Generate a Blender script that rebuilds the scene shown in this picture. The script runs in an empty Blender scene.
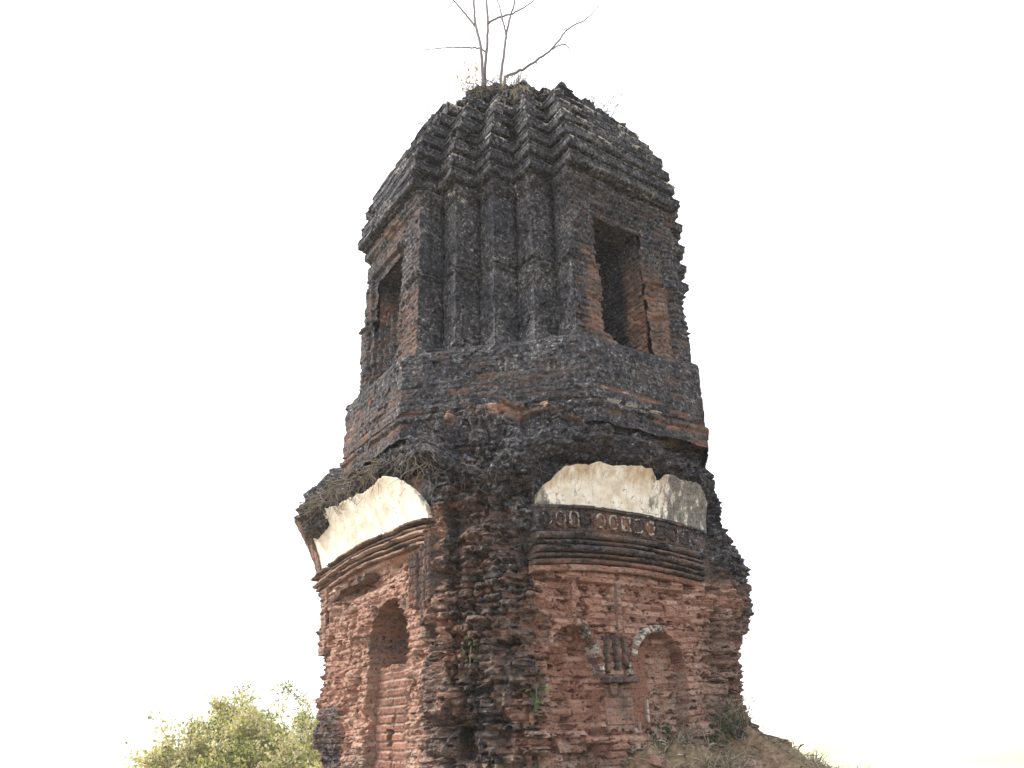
import bpy, math, random
import numpy as np
from mathutils import Matrix, Vector

random.seed(7)
rng = np.random.default_rng(11)
scene = bpy.context.scene
col = scene.collection

# ------------------------------------------------------------------ camera
cam_d = bpy.data.cameras.new('camera')
cam = bpy.data.objects.new('camera', cam_d)
col.objects.link(cam)
cam_d.sensor_width = 36.0
cam_d.lens = 761.8 / 1024 * 36
cam_d.shift_x = -20.16 / 1024
cam_d.shift_y = 77.14 / 1024
cam_d.clip_start = 0.1
cam_d.clip_end = 6000
cam.matrix_world = (Matrix.Translation((0, -7, 0)) @ Matrix.Rotation(math.radians(90 + 19.398), 4, 'X')
                    @ Matrix.Rotation(math.radians(-2.073), 4, 'Z'))
scene.camera = cam

# ------------------------------------------------------------------ light
SUN_EL, SUN_AZ = 36.0, 277.0          # azimuth clockwise from +Y (the view direction)
w = bpy.data.worlds.new('World')
scene.world = w
w.use_nodes = True
wn = w.node_tree.nodes; wl = w.node_tree.links
bgn = wn['Background']
sky = wn.new('ShaderNodeTexSky')
sky.sky_type = 'NISHITA'
sky.sun_disc = False
sky.sun_elevation = math.radians(SUN_EL)
sky.sun_rotation = math.radians(SUN_AZ)
sky.air_density = 1.0
sky.dust_density = 6.0
sky.ozone_density = 1.0
hsv = wn.new('ShaderNodeHueSaturation')          # thin overcast: the blue is washed out of the sky
hsv.inputs['Saturation'].default_value = 0.16
wl.new(sky.outputs['Color'], hsv.inputs['Color'])
mixw = wn.new('ShaderNodeMixRGB')
mixw.inputs['Fac'].default_value = 0.6
mixw.inputs['Color2'].default_value = (8.6, 9.0, 9.8, 1)
wl.new(hsv.outputs['Color'], mixw.inputs['Color1'])
wl.new(mixw.outputs['Color'], bgn.inputs['Color'])
bgn.inputs['Strength'].default_value = 0.15

sun_d = bpy.data.lights.new('sun', 'SUN')
sun_d.energy = 3.0
sun_d.angle = math.radians(12)
sun_d.color = (1.0, 0.93, 0.82)
sun = bpy.data.objects.new('sun', sun_d)
col.objects.link(sun)
az = math.radians(SUN_AZ); el = math.radians(SUN_EL)
sdir = Vector((math.sin(az) * math.cos(el), math.cos(az) * math.cos(el), math.sin(el)))
sun.rotation_euler = sdir.to_track_quat('Z', 'Y').to_euler()

vs = scene.view_settings
vs.view_transform = 'Standard'
vs.look = 'None'
vs.exposure = 0.98
vs.gamma = 1.0
scene.render.film_transparent = False
scene.cycles.volume_bounces = 3

# ------------------------------------------------------------------ noise
def _h(ix, iy, iz, seed):
    with np.errstate(over='ignore'):
        n = (ix.astype(np.uint32) * np.uint32(374761393) + iy.astype(np.uint32) * np.uint32(668265263)
             + iz.astype(np.uint32) * np.uint32(2147483647) + np.uint32((seed * 974711) & 0xffffffff))
        n = (n ^ (n >> np.uint32(13))) * np.uint32(1274126177)
        n = (n ^ (n >> np.uint32(15))) * np.uint32(2246822519)
        n = n ^ (n >> np.uint32(16))
    return n.astype(np.float64) / 4294967295.0

def rnd2(i, j, seed):
    i = np.floor(i).astype(np.int64); j = np.floor(j).astype(np.int64)
    return _h(i, j, i * 0 + 17, seed)

def vnoise(x, y, z, seed=0):
    x, y, z = np.broadcast_arrays(np.asarray(x, float), np.asarray(y, float), np.asarray(z, float))
    x0 = np.floor(x); y0 = np.floor(y); z0 = np.floor(z)
    fx = x - x0; fy = y - y0; fz = z - z0
    fx = fx * fx * (3 - 2 * fx); fy = fy * fy * (3 - 2 * fy); fz = fz * fz * (3 - 2 * fz)
    x0 = x0.astype(np.int64); y0 = y0.astype(np.int64); z0 = z0.astype(np.int64)
    r = 0
    for dx in (0, 1):
        wx = fx if dx else 1 - fx
        for dy in (0, 1):
            wy = fy if dy else 1 - fy
            for dz in (0, 1):
                wz = fz if dz else 1 - fz
                r = r + _h(x0 + dx, y0 + dy, z0 + dz, seed) * wx * wy * wz
    return r * 2 - 1

def fbm(x, y, z, s, octv=4, seed=0, gain=0.55):
    a = 1.0; t = 0; n = 0
    for k in range(octv):
        t = t + a * vnoise(x * s, y * s, z * s, seed + k * 31)
        n += a; a *= gain; s *= 2.03
    return t / n * 1.6

def sm(a, b, x):
    t = np.clip((np.asarray(x, float) - a) / (b - a), 0, 1)
    return t * t * (3 - 2 * t)

def win(x, a, b, e=0.02):
    return sm(a - e, a + e, x) * (1 - sm(b - e, b + e, x))

# ------------------------------------------------------------------ space
TH = math.radians(35.41)               # how far the right facade is turned from the view
SN, CS = math.sin(TH), math.cos(TH)
def W(P):                              # temple axes (right-face normal, left-face normal, up) -> world
    P = np.asarray(P, float)
    x, y, z = P[..., 0], P[..., 1], P[..., 2]
    return np.stack([x * SN - y * CS, -x * CS - y * SN, z], -1)

def tag(o, label=None, cat=None, group=None, kind=None):
    if label: o['label'] = label
    if cat: o['category'] = cat
    if group: o['group'] = group
    if kind: o['kind'] = kind
    return o

def empty(name, loc, label=None, cat=None, group=None):
    o = bpy.data.objects.new(name, None)
    o.empty_display_size = 0.2
    o.location = loc
    col.objects.link(o)
    return tag(o, label, cat, group)

def mesh_obj(name, V, F, m, parent=None, paint=None, smooth=False):
    """V (n,3) world points; F list of (k,4)/(k,3) arrays"""
    V = np.asarray(V, np.float32).copy()
    if parent is not None:
        off = Vector((0, 0, 0)); p = parent
        while p is not None:
            off += Vector(p.location); p = p.parent
        V -= np.array(off, np.float32)
    if isinstance(F, np.ndarray): F = [F]
    F = [np.asarray(f, np.int32) for f in F if len(f)]
    me = bpy.data.meshes.new(name)
    me.vertices.add(len(V)); me.vertices.foreach_set('co', V.ravel())
    nl_ = sum(f.size for f in F); npoly = sum(len(f) for f in F)
    me.loops.add(nl_); me.polygons.add(npoly)
    me.loops.foreach_set('vertex_index', np.concatenate([f.ravel() for f in F]))
    tot = np.concatenate([np.full(len(f), f.shape[1], np.int32) for f in F])
    st = np.concatenate([[0], np.cumsum(tot)[:-1]]).astype(np.int32)
    me.polygons.foreach_set('loop_start', st)
    me.polygons.foreach_set('use_smooth', np.full(npoly, smooth))
    me.update(calc_edges=True)
    me.validate()
    if paint is not None:
        at = me.attributes.new('paint', 'FLOAT_COLOR', 'POINT')
        at.data.foreach_set('color', np.clip(np.asarray(paint, np.float32), 0, 1).ravel())
    me.materials.append(m)
    o = bpy.data.objects.new(name, me)
    col.objects.link(o)
    o.parent = parent
    return o

def grid_faces(nj, ni, wrap=False, keep=None, flip=False):
    j, i = np.meshgrid(np.arange(nj - 1), np.arange(ni if wrap else ni - 1), indexing='ij')
    i2 = (i + 1) % ni
    f = np.stack([j * ni + i, j * ni + i2, (j + 1) * ni + i2, (j + 1) * ni + i], -1)
    if flip: f = f[..., ::-1]
    if keep is not None: f = f[keep]
    return f.reshape(-1, 4)

# ------------------------------------------------------------------ materials
def new_mat(name):
    m = bpy.data.materials.new(name); m.use_nodes = True
    return m, m.node_tree.nodes, m.node_tree.links, m.node_tree.nodes['Principled BSDF']

def ramp(nt, pts):
    r = nt.new('ShaderNodeValToRGB')
    e = r.color_ramp.elements
    while len(e) < len(pts): e.new(0.5)
    for k, (p, c) in enumerate(pts):
        e[k].position = p; e[k].color = (*c, 1) if len(c) == 3 else c
    return r

def noise(nt, nl, vec, scale, detail=4, rough=0.6):
    n = nt.new('ShaderNodeTexNoise')
    n.inputs['Scale'].default_value = scale
    n.inputs['Detail'].default_value = detail
    n.inputs['Roughness'].default_value = rough
    nl.new(vec, n.inputs['Vector'])
    return n.outputs['Fac']

def math_n(nt, nl, op, a, b=None, clamp=False):
    n = nt.new('ShaderNodeMath'); n.operation = op; n.use_clamp = clamp
    for k, v in enumerate((a, b)):
        if v is None: continue
        if hasattr(v, 'links'): nl.new(v, n.inputs[k])
        else: n.inputs[k].default_value = v
    return n.outputs[0]

def mix_n(nt, nl, fac, a, b, mode='MIX'):
    n = nt.new('ShaderNodeMixRGB'); n.blend_type = mode
    for k, v in ((0, fac), (1, a), (2, b)):
        if hasattr(v, 'links'): nl.new(v, n.inputs[k])
        elif isinstance(v, tuple): n.inputs[k].default_value = (*v, 1)
        else: n.inputs[k].default_value = v
    return n.outputs[0]

def mrange(nt, nl, v, a, b):
    n = nt.new('ShaderNodeMapRange'); n.interpolation_type = 'SMOOTHSTEP'
    nl.new(v, n.inputs['Value'])
    n.inputs['From Min'].default_value = a; n.inputs['From Max'].default_value = b
    return n.outputs['Result']

def masonry():
    """old brick: paint.r = black lichen crust, and shade painted inside the door passages, .g = lime / whitewash, .b = tone of each brick, .a = earth dust"""
    m, nt, nl, b = new_mat('weathered_brick')
    geo = nt.new('ShaderNodeNewGeometry'); pos = geo.outputs['Position']
    at = nt.new('ShaderNodeAttribute'); at.attribute_name = 'paint'
    sep = nt.new('ShaderNodeSeparateColor'); nl.new(at.outputs['Color'], sep.inputs['Color'])
    soot_shade, lime, tone, dust = sep.outputs[0], sep.outputs[1], sep.outputs[2], at.outputs['Alpha']
    n_f = noise(nt, nl, pos, 70, 5, 0.65)
    n_m = noise(nt, nl, pos, 14, 5, 0.6)
    n_l = noise(nt, nl, pos, 3.1, 4, 0.55)
    n_x = noise(nt, nl, pos, 31, 4, 0.6)
    t = math_n(nt, nl, 'ADD', math_n(nt, nl, 'MULTIPLY', tone, 0.55), math_n(nt, nl, 'MULTIPLY', n_f, 0.45))
    br = ramp(nt, [(0.15, (0.165, 0.080, 0.058)), (0.42, (0.315, 0.162, 0.118)), (0.62, (0.425, 0.250, 0.190)), (0.85, (0.54, 0.385, 0.31))])
    nl.new(t, br.inputs['Fac'])
    c = br.outputs['Color']
    # pale dust and weathered faces
    dcol = ramp(nt, [(0.36, (0.22, 0.155, 0.122)), (0.64, (0.47, 0.355, 0.29))]); nl.new(n_x, dcol.inputs['Fac'])
    dm = mrange(nt, nl, math_n(nt, nl, 'ADD', dust, math_n(nt, nl, 'MULTIPLY', math_n(nt, nl, 'SUBTRACT', n_m, 0.5), 1.3)), 0.3, 0.8)
    c = mix_n(nt, nl, dm, c, dcol.outputs['Color'])
    # brown grime first, black crust where it is thickest
    sv = math_n(nt, nl, 'ADD', soot_shade, math_n(nt, nl, 'ADD', math_n(nt, nl, 'MULTIPLY', math_n(nt, nl, 'SUBTRACT', n_x, 0.5), 0.9),
              math_n(nt, nl, 'MULTIPLY', math_n(nt, nl, 'SUBTRACT', n_f, 0.5), 0.7)))
    gr = ramp(nt, [(0.3, (0.055, 0.044, 0.040)), (0.55, (0.115, 0.090, 0.078)), (0.75, (0.19, 0.155, 0.135))]); nl.new(n_f, gr.inputs['Fac'])
    c = mix_n(nt, nl, math_n(nt, nl, 'MULTIPLY', mrange(nt, nl, sv, 0.12, 0.52), 0.85), c, gr.outputs['Color'])
    cr = ramp(nt, [(0.40, (0.010, 0.011, 0.014)), (0.455, (0.046, 0.048, 0.055)), (0.545, (0.080, 0.082, 0.090)), (0.595, (0.155, 0.156, 0.162)), (0.66, (0.38, 0.375, 0.36))])
    n_c = noise(nt, nl, pos, 36, 7, 0.72)
    nl.new(n_c, cr.inputs['Fac'])
    cr2 = ramp(nt, [(0.38, (0.60, 0.65, 0.75)), (0.62, (1.34, 1.32, 1.32))]); nl.new(n_l, cr2.inputs['Fac'])
    crc = mix_n(nt, nl, 1.0, cr.outputs['Color'], cr2.outputs['Color'], 'MULTIPLY')
    cr3 = ramp(nt, [(0.40, (0.62, 0.63, 0.66)), (0.60, (1.38, 1.34, 1.28))]); nl.new(n_m, cr3.inputs['Fac'])
    crc = mix_n(nt, nl, 1.0, crc, cr3.outputs['Color'], 'MULTIPLY')
    c = mix_n(nt, nl, math_n(nt, nl, 'MULTIPLY', mrange(nt, nl, sv, 0.42, 0.80), 0.95), c, crc)
    # lime
    lm = mrange(nt, nl, math_n(nt, nl, 'ADD', lime, math_n(nt, nl, 'MULTIPLY', math_n(nt, nl, 'SUBTRACT', n_x, 0.5), 0.9)), 0.45, 0.62)
    c = mix_n(nt, nl, lm, c, (0.55, 0.51, 0.45))
    # small dark sockets and dirt specks
    mpx = nt.new('ShaderNodeMapping'); mpx.inputs['Scale'].default_value = (1, 1, 1.9); nl.new(pos, mpx.inputs['Vector'])
    n_p = noise(nt, nl, mpx.outputs['Vector'], 27, 6, 0.68)
    c = mix_n(nt, nl, math_n(nt, nl, 'MULTIPLY', mrange(nt, nl, n_p, 0.425, 0.375), 0.85), c, (0.032, 0.025, 0.023))
    nl.new(c, b.inputs['Base Color'])
    b.inputs['Roughness'].default_value = 0.95
    b.inputs['Specular IOR Level'].default_value = 0.15
    bp = nt.new('ShaderNodeBump'); bp.inputs['Strength'].default_value = 0.9; bp.inputs['Distance'].default_value = 0.02
    nl.new(math_n(nt, nl, 'ADD', math_n(nt, nl, 'ADD', n_f, n_c), math_n(nt, nl, 'MULTIPLY', n_p, 1.5)), bp.inputs['Height'])
    nl.new(bp.outputs['Normal'], b.inputs['Normal'])
    return m

def plaster_mat():
    """lime plaster: paint.r = grey mould, .g = ochre stain, .b = tone"""
    m, nt, nl, b = new_mat('lime_plaster')
    geo = nt.new('ShaderNodeNewGeometry'); pos = geo.outputs['Position']
    at = nt.new('ShaderNodeAttribute'); at.attribute_name = 'paint'
    sep = nt.new('ShaderNodeSeparateColor'); nl.new(at.outputs['Color'], sep.inputs['Color'])
    mp = nt.new('ShaderNodeMapping'); mp.inputs['Scale'].default_value = (1, 1, 0.16); nl.new(pos, mp.inputs['Vector'])
    drip = noise(nt, nl, mp.outputs['Vector'], 26, 5, 0.6)
    n_f = noise(nt, nl, pos, 45, 5, 0.65)
    n_m = noise(nt, nl, pos, 9, 5, 0.6)
    base = ramp(nt, [(0.36, (0.55, 0.47, 0.365)), (0.5, (0.70, 0.64, 0.54)), (0.66, (0.78, 0.74, 0.67))]); nl.new(n_m, base.inputs['Fac'])
    st = mrange(nt, nl, math_n(nt, nl, 'ADD', sep.outputs[1], math_n(nt, nl, 'MULTIPLY', math_n(nt, nl, 'SUBTRACT', drip, 0.5), 1.2)), 0.35, 0.85)
    c = mix_n(nt, nl, math_n(nt, nl, 'MULTIPLY', st, 0.8), base.outputs['Color'], (0.40, 0.27, 0.15))
    gcol = ramp(nt, [(0.35, (0.055, 0.053, 0.05)), (0.65, (0.24, 0.225, 0.20))]); nl.new(n_f, gcol.inputs['Fac'])
    gm = mrange(nt, nl, math_n(nt, nl, 'ADD', sep.outputs[0], math_n(nt, nl, 'ADD', math_n(nt, nl, 'MULTIPLY', math_n(nt, nl, 'SUBTRACT', n_f, 0.5), 1.0),
             math_n(nt, nl, 'MULTIPLY', math_n(nt, nl, 'SUBTRACT', drip, 0.5), 0.9))), 0.38, 0.75)
    c = mix_n(nt, nl, gm, c, gcol.outputs['Color'])
    wv = nt.new('ShaderNodeVectorMath'); wv.operation = 'MULTIPLY_ADD'
    ncol = nt.new('ShaderNodeTexNoise'); ncol.inputs['Scale'].default_value = 7; ncol.inputs['Detail'].default_value = 4; nl.new(pos, ncol.inputs['Vector'])
    nl.new(ncol.outputs['Color'], wv.inputs[0]); wv.inputs[1].default_value = (0.25, 0.25, 0.25); nl.new(pos, wv.inputs[2])
    vo = nt.new('ShaderNodeTexVoronoi'); vo.feature = 'DISTANCE_TO_EDGE'; vo.inputs['Scale'].default_value = 5.5; nl.new(wv.outputs[0], vo.inputs['Vector'])
    ck = math_n(nt, nl, 'MULTIPLY', mrange(nt, nl, vo.outputs['Distance'], 0.022, 0.006), mrange(nt, nl, n_m, 0.44, 0.60))
    c = mix_n(nt, nl, math_n(nt, nl, 'MULTIPLY', ck, 0.7), c, (0.16, 0.13, 0.10))
    nl.new(c, b.inputs['Base Color'])
    b.inputs['Roughness'].default_value = 0.9
    b.inputs['Specular IOR Level'].default_value = 0.2
    bp = nt.new('ShaderNodeBump'); bp.inputs['Strength'].default_value = 0.5; bp.inputs['Distance'].default_value = 0.010
    nl.new(math_n(nt, nl, 'SUBTRACT', n_f, ck), bp.inputs['Height']); nl.new(bp.outputs['Normal'], b.inputs['Normal'])
    return m

def plain_mat(name, stops, scale=20, rough=0.9, bump=0.4, transl=0.0, dist=0.01):
    m, nt, nl, b = new_mat(name)
    geo = nt.new('ShaderNodeNewGeometry'); pos = geo.outputs['Position']
    n = noise(nt, nl, pos, scale, 5, 0.6)
    r = ramp(nt, stops); nl.new(n, r.inputs['Fac'])
    nl.new(r.outputs['Color'], b.inputs['Base Color'])
    b.inputs['Roughness'].default_value = rough
    b.inputs['Specular IOR Level'].default_value = 0.2
    if bump:
        bp = nt.new('ShaderNodeBump'); bp.inputs['Strength'].default_value = bump; bp.inputs['Distance'].default_value = dist
        nl.new(n, bp.inputs['Height']); nl.new(bp.outputs['Normal'], b.inputs['Normal'])
    if transl:
        tr = nt.new('ShaderNodeBsdfTranslucent'); nl.new(r.outputs['Color'], tr.inputs['Color'])
        mx = nt.new('ShaderNodeMixShader'); mx.inputs[0].default_value = transl
        nl.new(b.outputs[0], mx.inputs[1]); nl.new(tr.outputs[0], mx.inputs[2])
        nl.new(mx.outputs[0], nt['Material Output'].inputs['Surface'])
    return m

def leaf_mat(name, stops, transl=0.4):
    """colour runs along paint.r, one value per leaf"""
    m, nt, nl, b = new_mat(name)
    at = nt.new('ShaderNodeAttribute'); at.attribute_name = 'paint'
    sep = nt.new('ShaderNodeSeparateColor'); nl.new(at.outputs['Color'], sep.inputs['Color'])
    r = ramp(nt, stops); nl.new(sep.outputs[0], r.inputs['Fac'])
    nl.new(r.outputs['Color'], b.inputs['Base Color'])
    b.inputs['Roughness'].default_value = 0.7
    b.inputs['Specular IOR Level'].default_value = 0.25
    tr = nt.new('ShaderNodeBsdfTranslucent'); nl.new(r.outputs['Color'], tr.inputs['Color'])
    mx = nt.new('ShaderNodeMixShader'); mx.inputs[0].default_value = transl
    nl.new(b.outputs[0], mx.inputs[1]); nl.new(tr.outputs[0], mx.inputs[2])
    nl.new(mx.outputs[0], nt['Material Output'].inputs['Surface'])
    return m

M_BRICK = masonry()
M_PLASTER = plaster_mat()
M_BARK = plain_mat('grey_bark', [(0.3, (0.10, 0.085, 0.085)), (0.7, (0.22, 0.19, 0.185))], 60, 0.9, 0.3)
M_VINE = plain_mat('dry_vine', [(0.3, (0.09, 0.075, 0.06)), (0.7, (0.23, 0.20, 0.16))], 40, 0.9, 0.0)
M_STRAW = leaf_mat('dry_grass', [(0.0, (0.10, 0.085, 0.065)), (0.5, (0.24, 0.20, 0.145)), (1.0, (0.42, 0.36, 0.25))], 0.25)
M_LEAF = leaf_mat('bush_leaf', [(0.0, (0.045, 0.075, 0.028)), (0.32, (0.15, 0.185, 0.05)), (0.60, (0.38, 0.37, 0.095)), (1.0, (0.56, 0.50, 0.29))], 0.5)
M_FRESH = leaf_mat('fresh_leaf', [(0.0, (0.035, 0.055, 0.028)), (0.6, (0.075, 0.115, 0.045)), (1.0, (0.28, 0.31, 0.12))], 0.35)
M_DRYLEAF = leaf_mat('withered_leaf', [(0.0, (0.30, 0.14, 0.06)), (1.0, (0.58, 0.33, 0.17))], 0.35)

# ------------------------------------------------------------------ ground (structure)
CAMP = np.array([0.0, -7.0])
def ground_z(x, y):
    r = np.hypot(x, y)
    z = -0.42 - 1.15 * sm(1.9, 6.5, r) - 5.2 * sm(13, 60, r)
    n = fbm(x, y, 0 * x, 0.5, 4, 5) * 0.10 + fbm(x, y, 0 * x, 3.0, 4, 9) * 0.035 * (1 - sm(6, 20, r))
    z = z + n * (1 - 0.6 * sm(60, 200, r)) + fbm(x, y, 0 * x, 0.012, 3, 3) * 1.2 * sm(60, 200, r)
    # debris banked against the right wall and its far corner
    def heap(cx, cy, rx, ry, h):
        return h * np.exp(-(((x - cx) / rx) ** 2 + ((y - cy) / ry) ** 2))
    d = heap(1.40, -0.75, 0.55, 0.6, 0.36) + heap(1.80, 0.25, 0.48, 0.6, 0.30) + heap(0.75, -1.62, 0.42, 0.33, 0.30)
    lump = 1 + 0.35 * fbm(x, y, 0 * x, 4.5, 4, 21) 
    return z + d * lump

def build_ground():
    ts = np.linspace(0, 2 * np.pi, 520, endpoint=False)
    rs = np.concatenate([np.linspace(0.6, 4.5, 150), np.geomspace(4.55, 1900, 150)])
    R, T = np.meshgrid(rs, ts, indexing='ij')
    x = R * np.cos(T); y = R * np.sin(T)
    z = ground_z(x, y)
    m, nt, nl, b = new_mat('dry_earth')
    geo = nt.new('ShaderNodeNewGeometry'); pos = geo.outputs['Position']
    n1 = noise(nt, nl, pos, 28, 6, 0.65); n2 = noise(nt, nl, pos, 2.3, 4, 0.6); n3 = noise(nt, nl, pos, 0.03, 4, 0.6)
    near = ramp(nt, [(0.3, (0.085, 0.06, 0.046)), (0.55, (0.20, 0.145, 0.11)), (0.75, (0.30, 0.235, 0.18))]); nl.new(n1, near.inputs['Fac'])
    tint = ramp(nt, [(0.35, (0.8, 0.95, 0.75)), (0.65, (1.15, 1.0, 0.9))]); nl.new(n2, tint.inputs['Fac'])
    c = mix_n(nt, nl, 1.0, near.outputs['Color'], tint.outputs['Color'], 'MULTIPLY')
    field = ramp(nt, [(0.35, (0.36, 0.36, 0.17)), (0.6, (0.48, 0.44, 0.28))]); nl.new(n3, field.inputs['Fac'])
    ln = nt.new('ShaderNodeVectorMath'); ln.operation = 'LENGTH'; nl.new(pos, ln.inputs[0])
    c = mix_n(nt, nl, mrange(nt, nl, ln.outputs['Value'], 9, 40), c, field.outputs['Color'])
    nl.new(c, b.inputs['Base Color']); b.inputs['Roughness'].default_value = 1.0; b.inputs['Specular IOR Level'].default_value = 0.1
    bp = nt.new('ShaderNodeBump'); bp.inputs['Strength'].default_value = 0.8; bp.inputs['Distance'].default_value = 0.02
    nl.new(n1, bp.inputs['Height']); nl.new(bp.outputs['Normal'], b.inputs['Normal'])
    V = np.stack([x, y, z], -1)
    ni = V.shape[1]
    F = grid_faces(len(rs), ni, True, flip=True)
    o = mesh_obj('ground', V.reshape(-1, 3), F, m, None, smooth=True)
    return tag(o, kind='structure')
build_ground()

def build_haze():
    x0, x1, y0, y1, z0, z1 = -2100, 2100, -2100, 2100, -12.0, 11.0
    V = [(x, y, z) for z in (z0, z1) for (x, y) in ((x0, y0), (x1, y0), (x1, y1), (x0, y1))]
    F = np.array([(3, 2, 1, 0), (4, 5, 6, 7), (0, 1, 5, 4), (1, 2, 6, 5), (2, 3, 7, 6), (3, 0, 4, 7)])
    m = bpy.data.materials.new('haze'); m.use_nodes = True
    nt = m.node_tree.nodes; nl = m.node_tree.links
    nt.remove(nt['Principled BSDF'])
    v = nt.new('ShaderNodeVolumePrincipled')
    v.inputs['Color'].default_value = (0.98, 0.98, 0.98, 1)
    v.inputs['Density'].default_value = 0.0016
    v.inputs['Anisotropy'].default_value = 0.2
    nl.new(v.outputs[0], nt['Material Output'].inputs['Volume'])
    tag(mesh_obj('haze', V, F, m), kind='stuff')
build_haze()

# ------------------------------------------------------------------ ring builder for the temple
VIEW = np.array([-CS * -1.0, 0])       # placeholder, replaced below
cam_dir = np.array([-CS, -SN])         # camera direction from the axis in temple (x, y): world (0,-1)
cam_m = np.array([CS, SN])             # world -Y in temple axes: x*-CS - y*SN = -1 side -> (CS, SN)

def sample_poly(poly, step, coarse=4.0):
    poly = np.asarray(poly, float)
    n = len(poly)
    nxt = np.roll(poly, -1, 0)
    ed = nxt - poly; ln = np.linalg.norm(ed, axis=1)
    en = np.stack([ed[:, 1], -ed[:, 0]], 1) / ln[:, None]     # outward for CCW
    P, N, E, U = [], [], [], []
    for k in range(n):
        vis = en[k] @ cam_m
        st = step if vis > -0.35 else step * coarse
        m = max(2, int(math.ceil(ln[k] / st)))
        pv = (k - 1) % n
        mit = (en[pv] + en[k]) / max(0.4, 1 + en[pv] @ en[k])
        for i in range(m):
            u = i / m
            P.append(poly[k] + ed[k] * u)
            N.append(mit if i == 0 else en[k])
            E.append(k); U.append(u * ln[k])
    P = np.array(P); N = np.array(N)
    T = np.concatenate([[0], np.cumsum(np.linalg.norm(np.diff(P, axis=0), axis=1))])
    return P, N, np.array(E), np.array(U), T, en, ln

def resample_prof(prof, step):
    prof = np.asarray(prof, float)
    out = []
    for a, b in zip(prof[:-1], prof[1:]):
        m = max(1, int(math.ceil(np.linalg.norm(b - a) / step)))
        for i in range(m): out.append(a + (b - a) * i / m)
    out.append(prof[-1])
    return np.array(out)

class Ctx: pass

def ring(name, poly, prof, step, disp, paint, parent, m=None, vstep=None, hole=None, cap=None, scale_xy=None, smooth=False):
    P, N, E, U, T, en, ln = sample_poly(poly, step)
    pr = resample_prof(prof, vstep or step)
    nj, ni = len(pr), len(P)
    c = Ctx()
    c.E = np.broadcast_to(E, (nj, ni)); c.U = np.broadcast_to(U, (nj, ni)); c.T = np.broadcast_to(T, (nj, ni))
    c.Z = np.broadcast_to(pr[:, 1][:, None], (nj, ni)).copy()
    c.O = np.broadcast_to(pr[:, 0][:, None], (nj, ni)).copy()
    c.V = np.broadcast_to(np.linspace(0, 1, nj)[:, None], (nj, ni))
    c.nx = np.broadcast_to(N[:, 0], (nj, ni)); c.ny = np.broadcast_to(N[:, 1], (nj, ni))
    c.X = P[:, 0] + c.nx * c.O; c.Y = P[:, 1] + c.ny * c.O
    c.len = ln; c.dz = np.zeros((nj, ni))
    D = disp(c)
    X = c.X + c.nx * D; Y = c.Y + c.ny * D; Z = c.Z + c.dz
    pt = paint(c, D)
    keep = None
    if hole is not None:
        h = hole(c)
        hf = h | np.roll(h, -1, 1)
        hf = hf[:-1] | hf[1:]
        keep = ~hf
    F = grid_faces(nj, ni, True, keep, flip=True)
    V = np.stack([X, Y, Z], -1)
    return mesh_obj(name, W(V).reshape(-1, 3), F, m or M_BRICK, parent, np.stack(np.broadcast_arrays(*pt), -1).reshape(-1, 4), smooth)

def bricks(t, z, h=0.06, l=0.19, seed=0, joint=0.010, wob=0.012):
    """returns (per-brick random 0..1, second random, joint mask 0..1)"""
    zz = z + wob * vnoise(t * 2.3, z * 1.1, 0 * z, seed + 3)
    row = np.floor(zz / h)
    sh = rnd2(row, row * 0, seed + 1) * l
    ll = l * (0.75 + 0.5 * rnd2(row, row * 0 + 3, seed + 2))
    cc = (t + sh) / ll
    cidx = np.floor(cc)
    r1 = rnd2(cidx, row, seed + 5); r2 = rnd2(cidx, row, seed + 6)
    fz = (zz / h - row) * h; fc = (cc - cidx) * ll
    ez = np.minimum(fz, h - fz); ec = np.minimum(fc, ll - fc)
    j = 1 - sm(joint * 0.45, joint * 1.15, np.minimum(ez, ec))
    return r1, r2, j

# ------------------------------------------------------------------ the temple
BASE = Vector((0, 0, -0.45))
temple = empty('brick_temple', BASE,
               'ruined brick shrine tower with black crusted upper storey and red brick carved lower walls', 'temple')

RW, HN, HF, HR = 1.60, 1.17, 1.02, 0.86          # lower storey: half width and the ends of its flat sides
lower_poly = [(RW, -HR), (RW, HN), (HN, RW), (-HF, RW), (-RW, HN), (-RW, -HF), (-HF, -RW), (0.92, -RW)]
# edges: 0 right facade, 1 near corner, 2 left facade, 3 far left corner, ... 7 far right corner

def arch_in(u, z, u0, u1, spring, apex, point=0.0):
    """>0 inside an arched opening"""
    c = 0.5 * (u0 + u1); hw = 0.5 * (u1 - u0)
    a = np.abs(u - c) / hw
    top = np.where(z > spring, spring + (apex - spring) * np.sqrt(np.clip(1 - a ** (2 - point), 0, 1)), 9)
    return np.minimum((1 - a) * hw, np.where(z > spring, (top - z), 9))

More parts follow.
